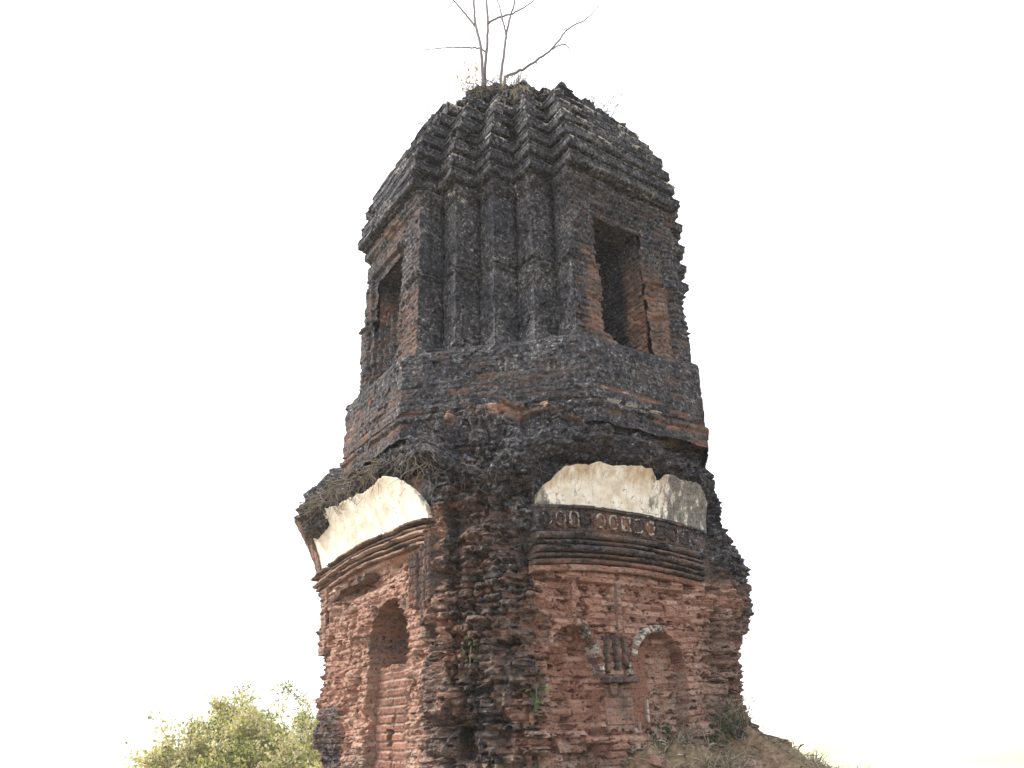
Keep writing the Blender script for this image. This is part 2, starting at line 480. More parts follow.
def lower_disp(c):
    X, Y, Z, E, T = c.X, c.Y, c.Z, c.E, c.T
    right = (E == 0); left = (E == 2)
    cor_n = (E == 1)
    # weight of heavy erosion: chamfers and the far end of the right face
    ln0 = c.len[0]
    wr = np.where(right, sm(0.52, 0.22, np.where(right, Y + HR, 9)) , 0)
    wr = np.where(right, np.maximum(wr, sm(1.02, 1.15, Y)), wr)
    wl = np.where(left, np.maximum(sm(0.93, 1.06, X), 0.4 * sm(-0.8, -0.95, X)), 0)
    we = np.where(right, wr, np.where(left, wl, 1.0))
    n1 = fbm(X, Y, Z, 1.3, 4, 41); n2 = fbm(X, Y, Z, 5.0, 5, 43); n3 = fbm(X, Y, Z, 17, 4, 47)
    n4 = fbm(X, Y, Z * 1.7, 9, 4, 49)
    r1, r2, j = bricks(T + 0.010 * n4, Z + 0.005 * n4, 0.047, 0.15, 2, 0.010, 0.014)
    jw = j * sm(-0.6, 0.3, n4 + 0.25)
    rowr = rnd2(np.floor((Z + 0.02 * n2) / 0.047), Z * 0 + 2, 8)
    # sound wall
    D = (r1 - 0.5) * 0.007 - jw * 0.010 + n3 * 0.010 + n2 * 0.012 - 0.03 * (r2 > 0.95)
    ph = fbm(X, Y, Z * 2.0, 19, 4, 53)
    pit = sm(0.34, 0.50, ph + 0.25 * n4 + (r2 - 0.5) * 0.3)
    D = D - pit * 0.040
    D = D + np.where(left, n2 * 0.030 + n4 * 0.020 + n3 * 0.008, 0)
    # eroded masonry: ledges, sockets, hanging bricks
    rg = 1 - 2 * np.abs(vnoise(X * 7, Y * 7, Z * 5, 58)); rg2 = 1 - 2 * np.abs(vnoise(X * 15, Y * 15, Z * 17, 59))
    De = n1 * 0.055 + n2 * 0.07 + n4 * 0.032 + n3 * 0.020 + ((r1 - 0.5) * 0.032 + (rowr - 0.5) * 0.006 - jw * 0.020) * np.where(cor_n, 1.0, 0.6) + rg * 0.034 + rg2 * 0.020
    De = De - 0.085 * sm(0.35, 0.75, n4 + (r2 - 0.5) * 0.9)
    De = De - 0.045 * sm(0.36, 0.52, ph + 0.2 * n4) + np.where(cor_n, 0.03 * (r2 > 0.9) - 0.04 * (r2 < 0.08), 0)
    D = D * (1 - we) + De * we
    # corner bodies: the chamfers bulge a little towards the middle
    bulge = np.where(cor_n, np.sin(np.pi * np.clip(c.U / c.len[1], 0, 1)), 0)
    D = D + 0.05 * bulge * sm(-0.2, 0.6, Z)
    vg = np.where(cor_n, np.abs(vnoise(c.U * 7.0 + 0.9 * n2 + 0.7 * n1, Z * 1.6, 0 * Z, 77)), 0.5)
    D = D - np.where(cor_n, 0.055 * sm(0.22, 0.0, vg), 0)
    # far right corner swells above and is undercut below
    fr = np.where(right, sm(0.75, 0.1, Y + HR), np.where(E == 7, 1.0, 0))
    D = D + fr * (0.05 * sm(0.7, 0.95, Z) * sm(1.5, 1.15, Z) - 0.13 * sm(1.15, 1.7, Z) - 0.13 * sm(0.85, 0.48, Z) + 0.10 * sm(0.12, -0.25, Z))
    # ---- left facade: tall arched niche, patches fallen away
    if True:
        u = X + 0.035 * n2 + 0.018 * n3; zz = Z + 0.03 * n2
        a = arch_in(u, zz, -0.12, 0.60, 0.62, 0.975)
        m_ = sm(0.0, 0.02, a) * left
        D = D - m_ * np.where(zz > 0.50, 0.34, 0.30)
        rim = sm(-0.16, -0.02, a) * (1 - sm(-0.01, 0.01, a)) * left
        D = D - rim * 0.05 * sm(-0.2, 0.3, n2)
        fall = left * win(X, -0.62, 0.62, 0.10) * win(Z, 1.10, 1.28, 0.05)
        D = D - fall * (0.08 + 0.06 * n2 + 0.04 * n4 + 0.02 * n3)
        cr = left * np.exp(-((X + 0.30 + 0.05 * np.sin(Z * 9) + 0.02 * n2) / 0.016) ** 2) * win(Z, 0.1, 1.0, 0.05)
        D = D - 0.07 * cr
        cr = left * np.exp(-((X + 0.52 + 0.03 * np.sin(Z * 7 + 1) + 0.03 * n2) / 0.014) ** 2) * win(Z, -0.4, 0.45, 0.05)
        D = D - 0.05 * cr
        lip = left * win(X, -0.95, -0.60, 0.04) * sm(0.28, 0.22, Z + 0.04 * n2)
        D = D + 0.035 * lip
    # ---- right facade: two blind arches and panels
    u = Y + 0.012 * n2 + 0.006 * n3; zz = Z + 0.012 * n2
    a1 = arch_in(u, zz, 0.655, 1.06, 0.33, 0.66)
    a2 = arch_in(u, zz, -0.20, 0.355, 0.33, 0.645)
    for a, dep in ((a1, 0.10), (a2, 0.10)):
        D = D - right * sm(0, 0.018, a) * dep
    ribl = right * np.exp(-((u - 0.875) / 0.028) ** 2) * win(Z, -0.1, 0.56, 0.03)
    D = D + 0.05 * ribl
    blk = right * win(u, 0.66, 0.84, 0.012) * win(Z, -0.1, 0.44, 0.02) * (a1 > 0)
    D = D + 0.022 * blk
    pan = right * win(u, 0.13, 0.30, 0.006) * win(Z, -0.02, 0.55, 0.01)
    D = D * (1 - pan) + pan * (-0.085 + 0.004 * n3)
    up = right * win(Z, 0.68, 0.955, 0.008)
    for (ya, yb, dp) in ((0.875, 1.10, 0.030), (0.475, 0.80, 0.034), (-0.22, 0.41, 0.030)):
        D = D - up * win(u, ya, yb, 0.008) * dp
    low = right * sm(0.02, -0.10, Z + 0.06 * n2)
    D = D + low * (0.05 + (r1 - 0.5) * 0.08 + n2 * 0.05)
    # hole low in the near corner and socket beside it
    hx = np.where(cor_n, c.U - 0.47, 9)
    D = D - 0.20 * win(hx, -0.055, 0.055, 0.012) * win(Z, -0.17, 0.03, 0.012)
    # fade under the plaster bands so that nothing pokes through
    band = np.where(right, win(Y, -0.60, 1.16, 0.04), np.where(left, win(X, -1.2, 1.02, 0.04) * sm(1.22, 1.3, Z), 0)) * sm(1.0, 1.06, Z)
    D = D * (1 - band) - 0.02 * band + band * (n4 * 0.010 + n3 * 0.006)
    return D

def lower_paint(c, D):
    X, Y, Z, E = c.X, c.Y, c.Z, c.E
    right = (E == 0); left = (E == 2)
    n1 = fbm(X, Y, Z, 1.6, 4, 61); n2 = fbm(X, Y, Z, 6.0, 4, 63)
    r1, r2, j = bricks(c.T, Z, 0.047, 0.15, 2)
    soot_shade = 0.40 + 0.22 * sm(0.1, 1.5, Z) + 0.16 * n1 + 0.16 * n2
    soot_shade = soot_shade + 0.12 * sm(1.0, 1.5, Z + 0.2 * n1)
    sr = -0.06 + 0.16 * n1 + 0.30 * n2 + 0.32 * sm(0.95, 1.17, Y + 0.1 * n2) + 0.34 * sm(-0.25, -0.7, Y + 0.15 * n2) + 0.4 * sm(0.95, 1.25, Z + 0.1 * n2)
    sr = sr + 0.15 * sm(0.10, -0.15, Z) + 0.20 * win(Y, 0.36, 0.64, 0.03) * win(Z, 0.3, 0.62, 0.04)
    sl = -0.12 + 0.14 * n1 + 0.26 * n2 + 0.55 * sm(0.75, 1.0, X) + 0.75 * sm(-0.5, -0.62, X) * sm(0.30, 0.22, Z)
    sl = sl + 0.42 * win(X, -0.14, 0.62, 0.03) * win(Z, 0.50, 1.0, 0.05)
    soot_shade = np.where(right, sr, np.where(left, sl, soot_shade)) + np.where(right | left, 0.55 * sm(1.42, 1.55, Z + 0.05 * n2), 0)
    lime = 0.06 + 0.12 * n2 + np.where(E == 1, 0.16 * (r2 > 0.88), 0.05 * (r2 > 0.93))
    dust = 0.42 + 0.3 * n1
    dust = np.where(right, 0.40 + 0.3 * n1 + 0.15 * sm(-0.2, -0.6, Y), dust)
    dust = np.where(left, 0.40 + 0.2 * n1, dust)
    dust = dust + 0.25 * sm(0.0, -0.3, Z)
    soot_shade = soot_shade + np.where(E == 1, 0.34 * (r1 - 0.5), 0.12 * (r1 - 0.5))
    pan = right * win(Y, 0.13, 0.30, 0.006) * win(Z, -0.02, 0.55, 0.01)
    soot_shade = soot_shade - 0.25 * pan
    dust = dust * (1 - 0.75 * pan)
    tone = np.where(j > 0.5, 0.45, r1)
    tone = tone * (1 - pan) + 0.25 * pan
    tone = np.where(left, 0.35 + 0.65 * tone, tone)
    return soot_shade, lime, tone, dust

ring('lower_wall', lower_poly, [(0.03, -0.75), (0.0, -0.2), (0.0, 1.92)], 0.0085, lower_disp, lower_paint, temple, vstep=0.0068)

# ---- eroded roof slope between the lower storey and the octagonal drum
eave_poly = [(1.60, -0.66), (1.62, 1.15), (1.15, 1.62), (-1.05, 1.62), (-1.62, 1.1), (-1.62, -1.0), (-1.0, -1.62), (0.8, -1.5)]
drum_poly = [(1.68, -0.6), (1.68, 0.6), (0.6, 1.68), (-0.6, 1.68), (-1.68, 0.6), (-1.68, -0.6), (-0.6, -1.68), (0.6, -1.68)]

def eave_disp(c):
    X, Y, Z = c.X, c.Y, c.Z
    n1 = fbm(X, Y, Z, 1.4, 4, 141); n2 = fbm(X, Y, Z, 5, 4, 143); n3 = fbm(X, Y, Z, 19, 3, 147)
    r1, r2, j = bricks(c.T, c.O * 0.6 + c.Z, 0.05, 0.16, 12)
    k = sm(0.02, 0.10, c.V) 
    n4 = fbm(X, Y, Z * 1.5, 11, 4, 149)
    D = n1 * 0.035 + n2 * 0.045 + n3 * 0.022 + n4 * 0.03 + (r1 - 0.5) * 0.04 - j * 0.016 - 0.03 * sm(0.3, 0.55, n4)
    # curved cornice: higher in the middle of the faces
    e = c.E
    mid = np.where(e == 0, np.cos(np.clip((Y - 0.25) / 1.25, -1, 1) * np.pi / 2),
          np.where(e == 2, np.cos(np.clip((X - 0.25) / 1.25, -1, 1) * np.pi / 2), 0))
    c.dz += mid * 0.16 * sm(0.75, 0.3, c.V) - 0.02
    onc = np.where(e == 1, np.sin(np.pi * np.clip(c.U / c.len[1], 0, 1)), 0)
    c.dz -= onc * 0.14 * sm(0.6, 0.2, c.V)
    c.dz += (n2 * 0.03 + n3 * 0.012 + (r2 - 0.5) * 0.03)
    # the far left corner keeps its overhanging eave
    fl = np.where((e == 2) , sm(-0.35, -1.0, X), np.where(e == 3, 1.0, 0))
    D = D + fl * 0.15 * sm(0.0, 0.15, c.V) * sm(0.80, 0.5, c.V)
    c.dz += fl * 0.13 * sm(0.0, 0.3, c.V)
    fr = np.where(e == 7, 1.0, np.where(e == 0, sm(0.0, -0.55, Y), 0))
    D = D - fr * 0.08 * sm(0.05, 0.2, c.V) * sm(0.7, 0.5, c.V)
    return D * k

def eave_paint(c, D):
    X, Y, Z = c.X, c.Y, c.Z
    n1 = fbm(X, Y, Z, 2.0, 4, 161); n2 = fbm(X, Y, Z, 7.0, 4, 163)
    r1, r2, j = bricks(c.T, c.O * 0.6 + c.Z, 0.05, 0.16, 12)
    soot_shade = 0.80 + 0.16 * n1 + 0.12 * n2 - (0.50 + 0.5 * (r2 - 0.5)) * sm(2.10, 2.17, Z + 0.05 * n2) * sm(0.05, 0.55, n1 * 0.7 + n2 * 0.7 + 0.15) * np.where((c.E == 2) | (c.E == 3), 0.0, 1.0)
    return soot_shade, 0.10 + 0.10 * n2, r1, 0.35 + 0.3 * n1

ring('eroded_roof_slope', eave_poly, [(-0.10, 1.70), (0.04, 1.74), (0.10, 1.78), (0.135, 1.83), (0.13, 1.90), (0.085, 1.98), (0.02, 2.06), (0.0, 2.13), (-0.01, 2.2), (-0.03, 2.26), (-0.40, 2.32)],
     0.0115, eave_disp, eave_paint, temple, vstep=0.010)

# ---- octagonal drum
def drum_disp(c):
    X, Y, Z = c.X, c.Y, c.Z
    n1 = fbm(X, Y, Z, 1.3, 3, 241); n2 = fbm(X, Y, Z, 6, 4, 243); n3 = fbm(X, Y, Z, 22, 3, 247)
    r1, r2, j = bricks(c.T, c.Z + c.O, 0.05, 0.17, 22)
    D = n1 * 0.012 + n2 * 0.010 + n3 * 0.007 + (r1 - 0.5) * 0.006 - j * 0.005
    D = D - 0.022 * sm(0.5, 0.8, n2 + 0.4 * n3 + (r2 - 0.5) * 0.5)
    # low string course near the foot, weathered away in places
    D = D + 0.022 * win(Z, 2.30, 2.345, 0.008) * sm(-0.5, 0.1, n2 + 0.3)
    D = D - 0.02 * win(Z, 2.345, 2.375, 0.008)
    c.dz += n2 * 0.012 + 0.035 * sm(0.2, 0.9, n1) * (Z > 2.8)
    return D

def drum_paint(c, D):
    X, Y, Z = c.X, c.Y, c.Z
    n1 = fbm(X, Y, Z, 1.8, 4, 261); n2 = fbm(X, Y, Z, 7.0, 4, 263)
    st = fbm(c.T * 0.35, Z * 3.2, 0 * Z, 5, 4, 264)
    soot_shade = 0.86 + 0.13 * n1 + 0.14 * n2 - 0.14 * sm(0.1, 0.7, st + 0.5 * n2) * sm(2.75, 2.55, Z)
    right = c.E == 0
    soot_shade = soot_shade - np.where(right, (0.55 + 0.4 * n2) * win(Z, 2.455, 2.475, 0.008) * win(Y, -0.12, 0.55, 0.08), 0)
    soot_shade = soot_shade - np.where(right, 0.50 * win(Z, 2.27, 2.325, 0.01) * sm(0.1, -0.1, Y + 0.2 * n2) * (0.8 + n2), 0)
    soot_shade = soot_shade - np.where(c.E == 2, 0.10, 0) - np.where(right, 0.08, 0)
    r1, r2, j = bricks(c.T, c.Z + c.O, 0.05, 0.17, 22)
    soot_shade = soot_shade + 0.26 * (r1 - 0.5) - 0.25 * (r2 > 0.93)
    lime = 0.08 + 0.10 * n2 + np.where(right, 0.52 * win(Z, 2.36, 2.39, 0.008) * sm(-0.1, 0.5, n2 + 0.15 + 0.6 * (r1 - 0.5)), 0)
    r1, r2, j = bricks(c.T, c.Z + c.O, 0.05, 0.17, 22)
    return soot_shade, lime, r1, 0.25 + 0.2 * n1

ring('octagonal_drum', drum_poly, [(0.015, 2.17), (0.012, 2.3), (0.0, 2.86), (-0.012, 2.90), (-0.035, 2.922), (-0.30, 2.945)],
     0.011, drum_disp, drum_paint, temple, vstep=0.010)

# ---- turret with folded corner pilasters
def notched(L, s, q=1.0):
    R = L + 4 * s
    pts = []
    for k in range(4):
        quad = [(R, L), (R - s, L), (R - s, L + s), (R - 2 * s, L + s), (R - 2 * s, L + 2 * s), (R - 3 * s, L + 2 * s), (R - 3 * s, L + 3 * s), (R - 4 * s, L + 3 * s), (L, R)]
        a = k * np.pi / 2
        for (x, y) in quad:
            pts.append((q * (x * math.cos(a) - y * math.sin(a)), q * (x * math.sin(a) + y * math.cos(a))))
    return pts
# edge indices of notched(): 8 is the left facade (edge from (L,R) to (-L..)), 35 the right facade
LT, ST = 0.63, 0.233
def squeeze(pts):                      # the plan is not quite regular: left face shorter, far right corner deeper
    m_ = -pts[0][1]
    pts = [(x, y if y > -abs(m_) - 1e-6 else -abs(m_) + (y + abs(m_)) * 1.18) for x, y in pts]
    return [(x * 0.82 if x < 0 else x, y * 0.97 if y < 0 else y) for x, y in pts]
turret_poly = squeeze(notched(LT, ST))
RT = LT + 4 * ST
E_LEFT, E_RIGHT = 8, 35

def r_door(Y, Z):
    w_ = 0.018 * fbm(Y, Z, 0 * Z, 7, 3, 301)
    return win(Y + w_, -0.185, 0.335, 0.001) * win(Z + w_, 2.955 + 0.10 * sm(0.1, 0.34, Y), 4.20, 0.001) > 0.5
def l_door(X, Z):
    w_ = 0.015 * fbm(X, Z, 0 * Z + 4, 7, 3, 302)
    return win(X + w_, -0.30, 0.20, 0.001) * win(Z + w_, 3.60, 4.12, 0.001) > 0.5

def tur_disp(c):
    X, Y, Z = c.X, c.Y, c.Z
    n1 = fbm(X, Y, Z, 1.5, 3, 341); n2 = fbm(X, Y, Z, 6, 4, 343); n3 = fbm(X, Y, Z, 22, 3, 347)
    r1, r2, j = bricks(c.T, Z, 0.052, 0.16, 32)
    D = n1 * 0.010 + n2 * 0.013 + n3 * 0.009
    bare = np.where(c.E == E_RIGHT, 1.0, np.where(c.E == E_LEFT, 0.7, 0.15))
    D = D + bare * ((r1 - 0.5) * 0.016 - j * 0.010)
    D = D - 0.02 * sm(0.5, 0.8, n2 + 0.5 * n3) - bare * 0.02 * sm(0.35, 0.7, n2 + (r2 - .5) * 0.8)
    pt_ = fbm(X, Y, Z, 15, 3, 349)
    D = D - 0.022 * sm(0.48, 0.72, pt_) - 0.006 * sm(0.4, 0.7, fbm(c.T * 0.3, Z, 0 * Z, 9, 3, 351))
    # worn arrises and dark open grooves between the pilasters
    e9 = c.E % 9; ln_ = np.asarray(c.len)[c.E]
    odd = (e9 % 2 == 1); flat_ = (e9 == 8)
    dcon = np.where(flat_, 9, np.where(odd, c.U, ln_ - c.U)); dvex = np.where(flat_, np.minimum(c.U, ln_ - c.U), np.where(odd, ln_ - c.U, c.U))
    D = D - 0.026 * np.exp(-(dcon / 0.013) ** 2) - 0.005 * np.clip(n2, 0, 1) * np.exp(-(dvex / 0.016) ** 2)
    # half-height band of the pilasters
    D = D + 0.020 * sm(3.70, 3.66, Z) + 0.040 * win(Z, 3.66, 3.70, 0.006) * (0.75 + 0.5 * n2) - 0.022 * win(Z, 3.70, 3.735, 0.006)
    # swelling foot and necking
    D = D + 0.02 * sm(3.05, 2.95, Z) + 0.025 * sm(4.44, 4.50, Z)
    D = D - 0.018 * win(Z, 4.40, 4.44, 0.008)
    # stepped frame round the doors
    fr = np.where(c.E == E_RIGHT, win(Y, -0.30, 0.40, 0.008) * win(Z, 2.9, 4.29, 0.008), 0)
    fr = fr + np.where(c.E == E_LEFT, win(X, -0.39, 0.29, 0.008) * win(Z, 3.10, 4.22, 0.008), 0)
    D = D - 0.03 * fr
    rib = np.where(c.E == E_RIGHT, np.exp(-((Y + 0.46) / 0.035) ** 2), 0)
    D = D - 0.035 * rib * sm(4.2, 4.1, Z)
    rl = np.where(c.E == E_LEFT, win(X, -0.30, 0.20, 0.01) * win(Z, 2.9, 3.62, 0.01), 0)
    D = D - rl * 0.06 + rl * 0.05 * np.clip(np.sin(X * 48), -0.2, 1)
    hole = np.where(c.E == E_RIGHT, r_door(Y, Z), np.where(c.E == E_LEFT, l_door(X, Z), False))
    D = np.where(hole, -0.06, D)
    return D

def tur_paint(c, D):
    X, Y, Z = c.X, c.Y, c.Z
    n1 = fbm(X, Y, Z, 1.8, 4, 361); n2 = fbm(X, Y, Z, 7.0, 4, 363)
    r1, r2, j = bricks(c.T, Z, 0.052, 0.16, 32)
    soot_shade = 0.90 + 0.12 * n1 + 0.12 * n2
    red = np.where(c.E == E_RIGHT, win(Y, -0.45, 0.52, 0.06) * sm(4.15, 3.5, Z), 0)
    red = red + np.where(c.E == E_LEFT, 0.9 * sm(0.1, 0.3, X) * sm(3.75, 3.45, Z) + 0.5 * sm(4.0, 4.2, Z) * win(X, -0.35, 0.3, 0.03), 0) * 0.7
    soot_shade = soot_shade - red * (0.36 + 0.25 * n2)
    soot_shade = soot_shade - np.where((c.E == E_RIGHT) | (c.E == E_LEFT), 0.16, 0)
    bare = (c.E == E_RIGHT) | (c.E == E_LEFT)
    soot_shade = soot_shade + np.where(bare, 0.30 * (r1 - 0.5) + 0.10 * (r2 - 0.5), 0)
    cv = np.where((c.E != E_RIGHT) & (c.E != E_LEFT), 1, 0) * sm(4.25, 4.45, Z)
    lime = 0.10 + 0.10 * n2 + 0.30 * cv * sm(0.2, 0.7, n2)
    lime = lime + 0.28 * np.where(c.E == 1 + 1, 0, 0)
    return soot_shade, lime, r1, 0.18 + 0.25 * n1 + 0.3 * np.where(c.E == E_RIGHT, 1, 0)

def tur_hole(c):
    return np.where(c.E == E_RIGHT, r_door(c.Y, c.Z), np.where(c.E == E_LEFT, l_door(c.X, c.Z), False))

ring('turret_wall', turret_poly, [(0.0, 2.88), (0.0, 4.56)], 0.0105, tur_disp, tur_paint, temple, vstep=0.010, hole=tur_hole)

# tunnels of the two doors and the dark room behind them
def room_disp(c):
    return fbm(c.X, c.Y, c.Z, 5, 3, 401) * 0.02
def room_paint(c, D):
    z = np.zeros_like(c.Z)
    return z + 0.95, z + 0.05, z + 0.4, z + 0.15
RI = 0.92
room_poly = [(RI, -0.6), (RI, 0.6), (0.6, RI), (-0.6, RI), (-RI, 0.6), (-RI, -0.6), (-0.6, -RI), (0.6, -RI)]
def room_hole(c):
    return np.where(c.E == 0, win(c.Y, -0.20, 0.35, 0.001) * win(c.Z, 2.95, 4.22, 0.001) > 0.5,
                    np.where(c.E == 2, win(c.X, -0.31, 0.21, 0.001) * win(c.Z, 3.58, 4.13, 0.001) > 0.5, False))
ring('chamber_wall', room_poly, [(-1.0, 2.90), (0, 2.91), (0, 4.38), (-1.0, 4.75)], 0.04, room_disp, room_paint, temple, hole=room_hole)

def tunnel(name, axis, a0, a1, z0, z1, r0, r1):
    per = [(a0, z0), (a0, z1), (a1, z1), (a1, z0)]
    pts = []
    for k in range(4):
        p, q = np.array(per[k]), np.array(per[(k + 1) % 4])
        n = max(2, int(np.linalg.norm(q - p) / 0.012))
        for i in range(n): pts.append(p + (q - p) * i / n)
    pts = np.array(pts)
    rs = np.linspace(r0, r1, 40)
    A = np.broadcast_to(pts[:, 0], (40, len(pts))); Z = np.broadcast_to(pts[:, 1], (40, len(pts)))
    R = np.broadcast_to(rs[:, None], A.shape)
    ca, cz = 0.5 * (a0 + a1), 0.5 * (z0 + z1)
    r1_, r2_, j = bricks(R + A, Z, 0.052, 0.14, 52)
    n2 = fbm(R, A, Z, 8, 4, 55)
    d = n2 * 0.018 + (r1_ - 0.5) * 0.02 - j * 0.01 + 0.012
    sgn = np.sign(A - ca) * (np.abs(Z - cz) < (z1 - z0) / 2 - 1e-4)
    A2 = A + sgn * d * -1.0 + 0.0
    Z2 = Z + np.where(np.abs(Z - cz) > (z1 - z0) / 2 - 1e-4, n2 * 0.01, 0)
    P = np.stack([R, A2, Z2], -1) if axis == 'x' else np.stack([A2, R, Z2], -1)
    n1 = fbm(R, A, Z, 2.5, 3, 57)
    soot_shade = 0.30 + 0.25 * n1 + 0.5 * sm(3.85, 4.1, Z) + 0.7 * sm(1.36, 1.18, R)  # depth term paints the shade inside the passage into the crust value
    pt = np.stack([soot_shade, 0.1 + 0.1 * n2, r1_, 0.45 + 0.2 * n1], -1)
    mesh_obj(name, W(P).reshape(-1, 3), grid_faces(40, len(pts), True), M_BRICK, temple, pt.reshape(-1, 4))
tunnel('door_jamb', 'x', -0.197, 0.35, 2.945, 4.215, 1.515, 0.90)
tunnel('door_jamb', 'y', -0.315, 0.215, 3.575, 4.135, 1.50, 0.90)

# ---- stepped pyramid roof: one part per tier
def tier_fns(seed, damage, top):
    def disp(c):
        X, Y, Z = c.X, c.Y, c.Z
        n1 = fbm(X, Y, Z, 1.6, 3, seed); n2 = fbm(X, Y, Z, 6, 4, seed + 2); n3 = fbm(X, Y, Z, 24, 3, seed + 4)
        r1, r2, j = bricks(c.T, Z, 0.09, 0.15, seed + 6, 0.008)
        D = n2 * 0.007 + n3 * 0.004 + n1 * 0.006 - 0.018 * sm(0.45, 0.7, n2 + 0.4 * n3 + (r2 - 0.5) * 0.7)
        br = sm(0.55 - damage, 0.95 - damage, n1 + 0.45 * n2 + (r1 - 0.5) * 0.5)
        D = D - br * 0.08
        c.dz += n2 * 0.005 + n3 * 0.003 + 0.022 * fbm(X, Y, Z * 0.3, 1.1, 2, seed + 9) - br * 0.05 * (c.V > 0.5) + max(damage, 0) * n1 * 0.05
        return D
    def paint(c, D):
        X, Y, Z = c.X, c.Y, c.Z
        n1 = fbm(X, Y, Z, 2.2, 4, seed + 21); n2 = fbm(X, Y, Z, 8.0, 4, seed + 23)
        rf = np.where(c.E == E_RIGHT, 1.0, 0)
        lime = 0.12 + 0.12 * n2 + 0.36 * win(c.V, 0.42, 0.62, 0.05) * sm(-0.05, 0.6, n1 + 0.35 * n2 + 0.35 * rf)
        return 0.93 + 0.1 * n1 + 0.1 * n2, lime, 0.5 + 0 * Z, 0.1 + 0.2 * n1
    return disp, paint

tiers = [(1.005, 4.575, -0.35), (0.990, 4.745, -0.33), (0.968, 4.925, -0.26), (0.935, 5.11, -0.14), (0.885, 5.31, 0.0), (0.820, 5.51, 0.17), (0.735, 5.72, 0.34)]
LR, SR = 0.66, 0.246
for k, (q, z0, dm) in enumerate(tiers):
    h = (tiers[k + 1][1] - z0) if k + 1 < len(tiers) else 0.24
    d_, p_ = tier_fns(500 + 40 * k, dm, k)
    o0 = 0.0
    prof = [(-0.22, -0.012), (-0.045, 0.0), (-0.035, 0.012), (-0.006, 0.018), (0.006, 0.03), (0.004, 0.52 * h), (0.012, 0.54 * h), (0.010, 0.62 * h), (-0.012, 0.64 * h), (-0.105, 0.66 * h), (-0.115, 0.98 * h), (-0.30, 1.02 * h)]
    ring('roof_tier', squeeze(notched(LR, SR, q)), [(o, z0 + z) for o, z in prof], 0.0115, d_, p_, temple, vstep=0.0095)

# ---- broken crown of the roof
def build_crown():
    ts = np.linspace(0, 2 * np.pi, 420, endpoint=False)
    prof = resample_prof([(0.99, 5.88), (0.985, 6.06), (0.94, 6.22), (0.84, 6.35), (0.64, 6.45), (0.35, 6.50), (0.05, 6.52)], 0.012)
    T, R = np.meshgrid(ts, prof[:, 0]); Z = np.broadcast_to(prof[:, 1][:, None], T.shape).copy()
    oct_ = 1 / np.maximum.reduce([np.abs(np.cos(T)), np.abs(np.sin(T)), np.abs(np.cos(T + np.pi / 4)) , np.abs(np.sin(T + np.pi / 4))])
    R = R * oct_ * 0.96
    X = R * np.cos(T); Y = R * np.sin(T)
    n1 = fbm(X, Y, Z, 1.5, 4, 701); n2 = fbm(X, Y, Z, 5, 4, 703); n3 = fbm(X, Y, Z, 17, 3, 705)
    r1, r2, j = bricks(T * 0.9, Z, 0.055, 0.16, 71)
    D = n1 * 0.05 + n2 * 0.05 + n3 * 0.02 + (r1 - 0.5) * 0.06
    Wx = X * SN - Y * CS; Wy = -X * CS - Y * SN
    Z = Z + n2 * 0.05 + n3 * 0.02 + (r2 - 0.5) * 0.03
    # a saddle where bricks have fallen, higher stumps to either side
    front = sm(0.3, -0.4, Wy)
    Z = Z - 0.22 * np.exp(-((Wx - 0.26) / 0.10) ** 2) * front * sm(6.0, 6.2, Z)
    Z = Z + 0.16 * np.exp(-((Wx - 0.45) / 0.10) ** 2 - ((Wy + 0.62) / 0.2) ** 2)
    Z = Z + 0.10 * np.exp(-((Wx + 0.18) / 0.16) ** 2 - ((Wy + 0.6) / 0.25) ** 2)
    Z = Z + 0.10 * np.exp(-((Wx - 0.9) / 0.2) ** 2 - ((Wy + 0.3) / 0.3) ** 2)
    X = X + np.cos(T) * D; Y = Y + np.sin(T) * D
    P = np.stack([X, Y, Z], -1)
    soot_shade = 0.9 + 0.15 * n2
    pt = np.stack([soot_shade, 0.1 + 0.12 * n2, r1, 0.3 + 0.3 * n1], -1)
    mesh_obj('broken_crown', W(P).reshape(-1, 3), grid_faces(len(prof), len(ts), True, flip=True), M_BRICK, temple, pt.reshape(-1, 4))
build_crown()

# ------------------------------------------------------------------ facade trim of the lower storey
def face_pt(face, t, z, o):
    """point on a facade: t along it, z up, o out of it"""
    t, z, o = np.broadcast_arrays(t, z, o)
    if face == 'R': return np.stack([RW + o, t, z], -1)
    return np.stack([t, RW + o, z], -1)

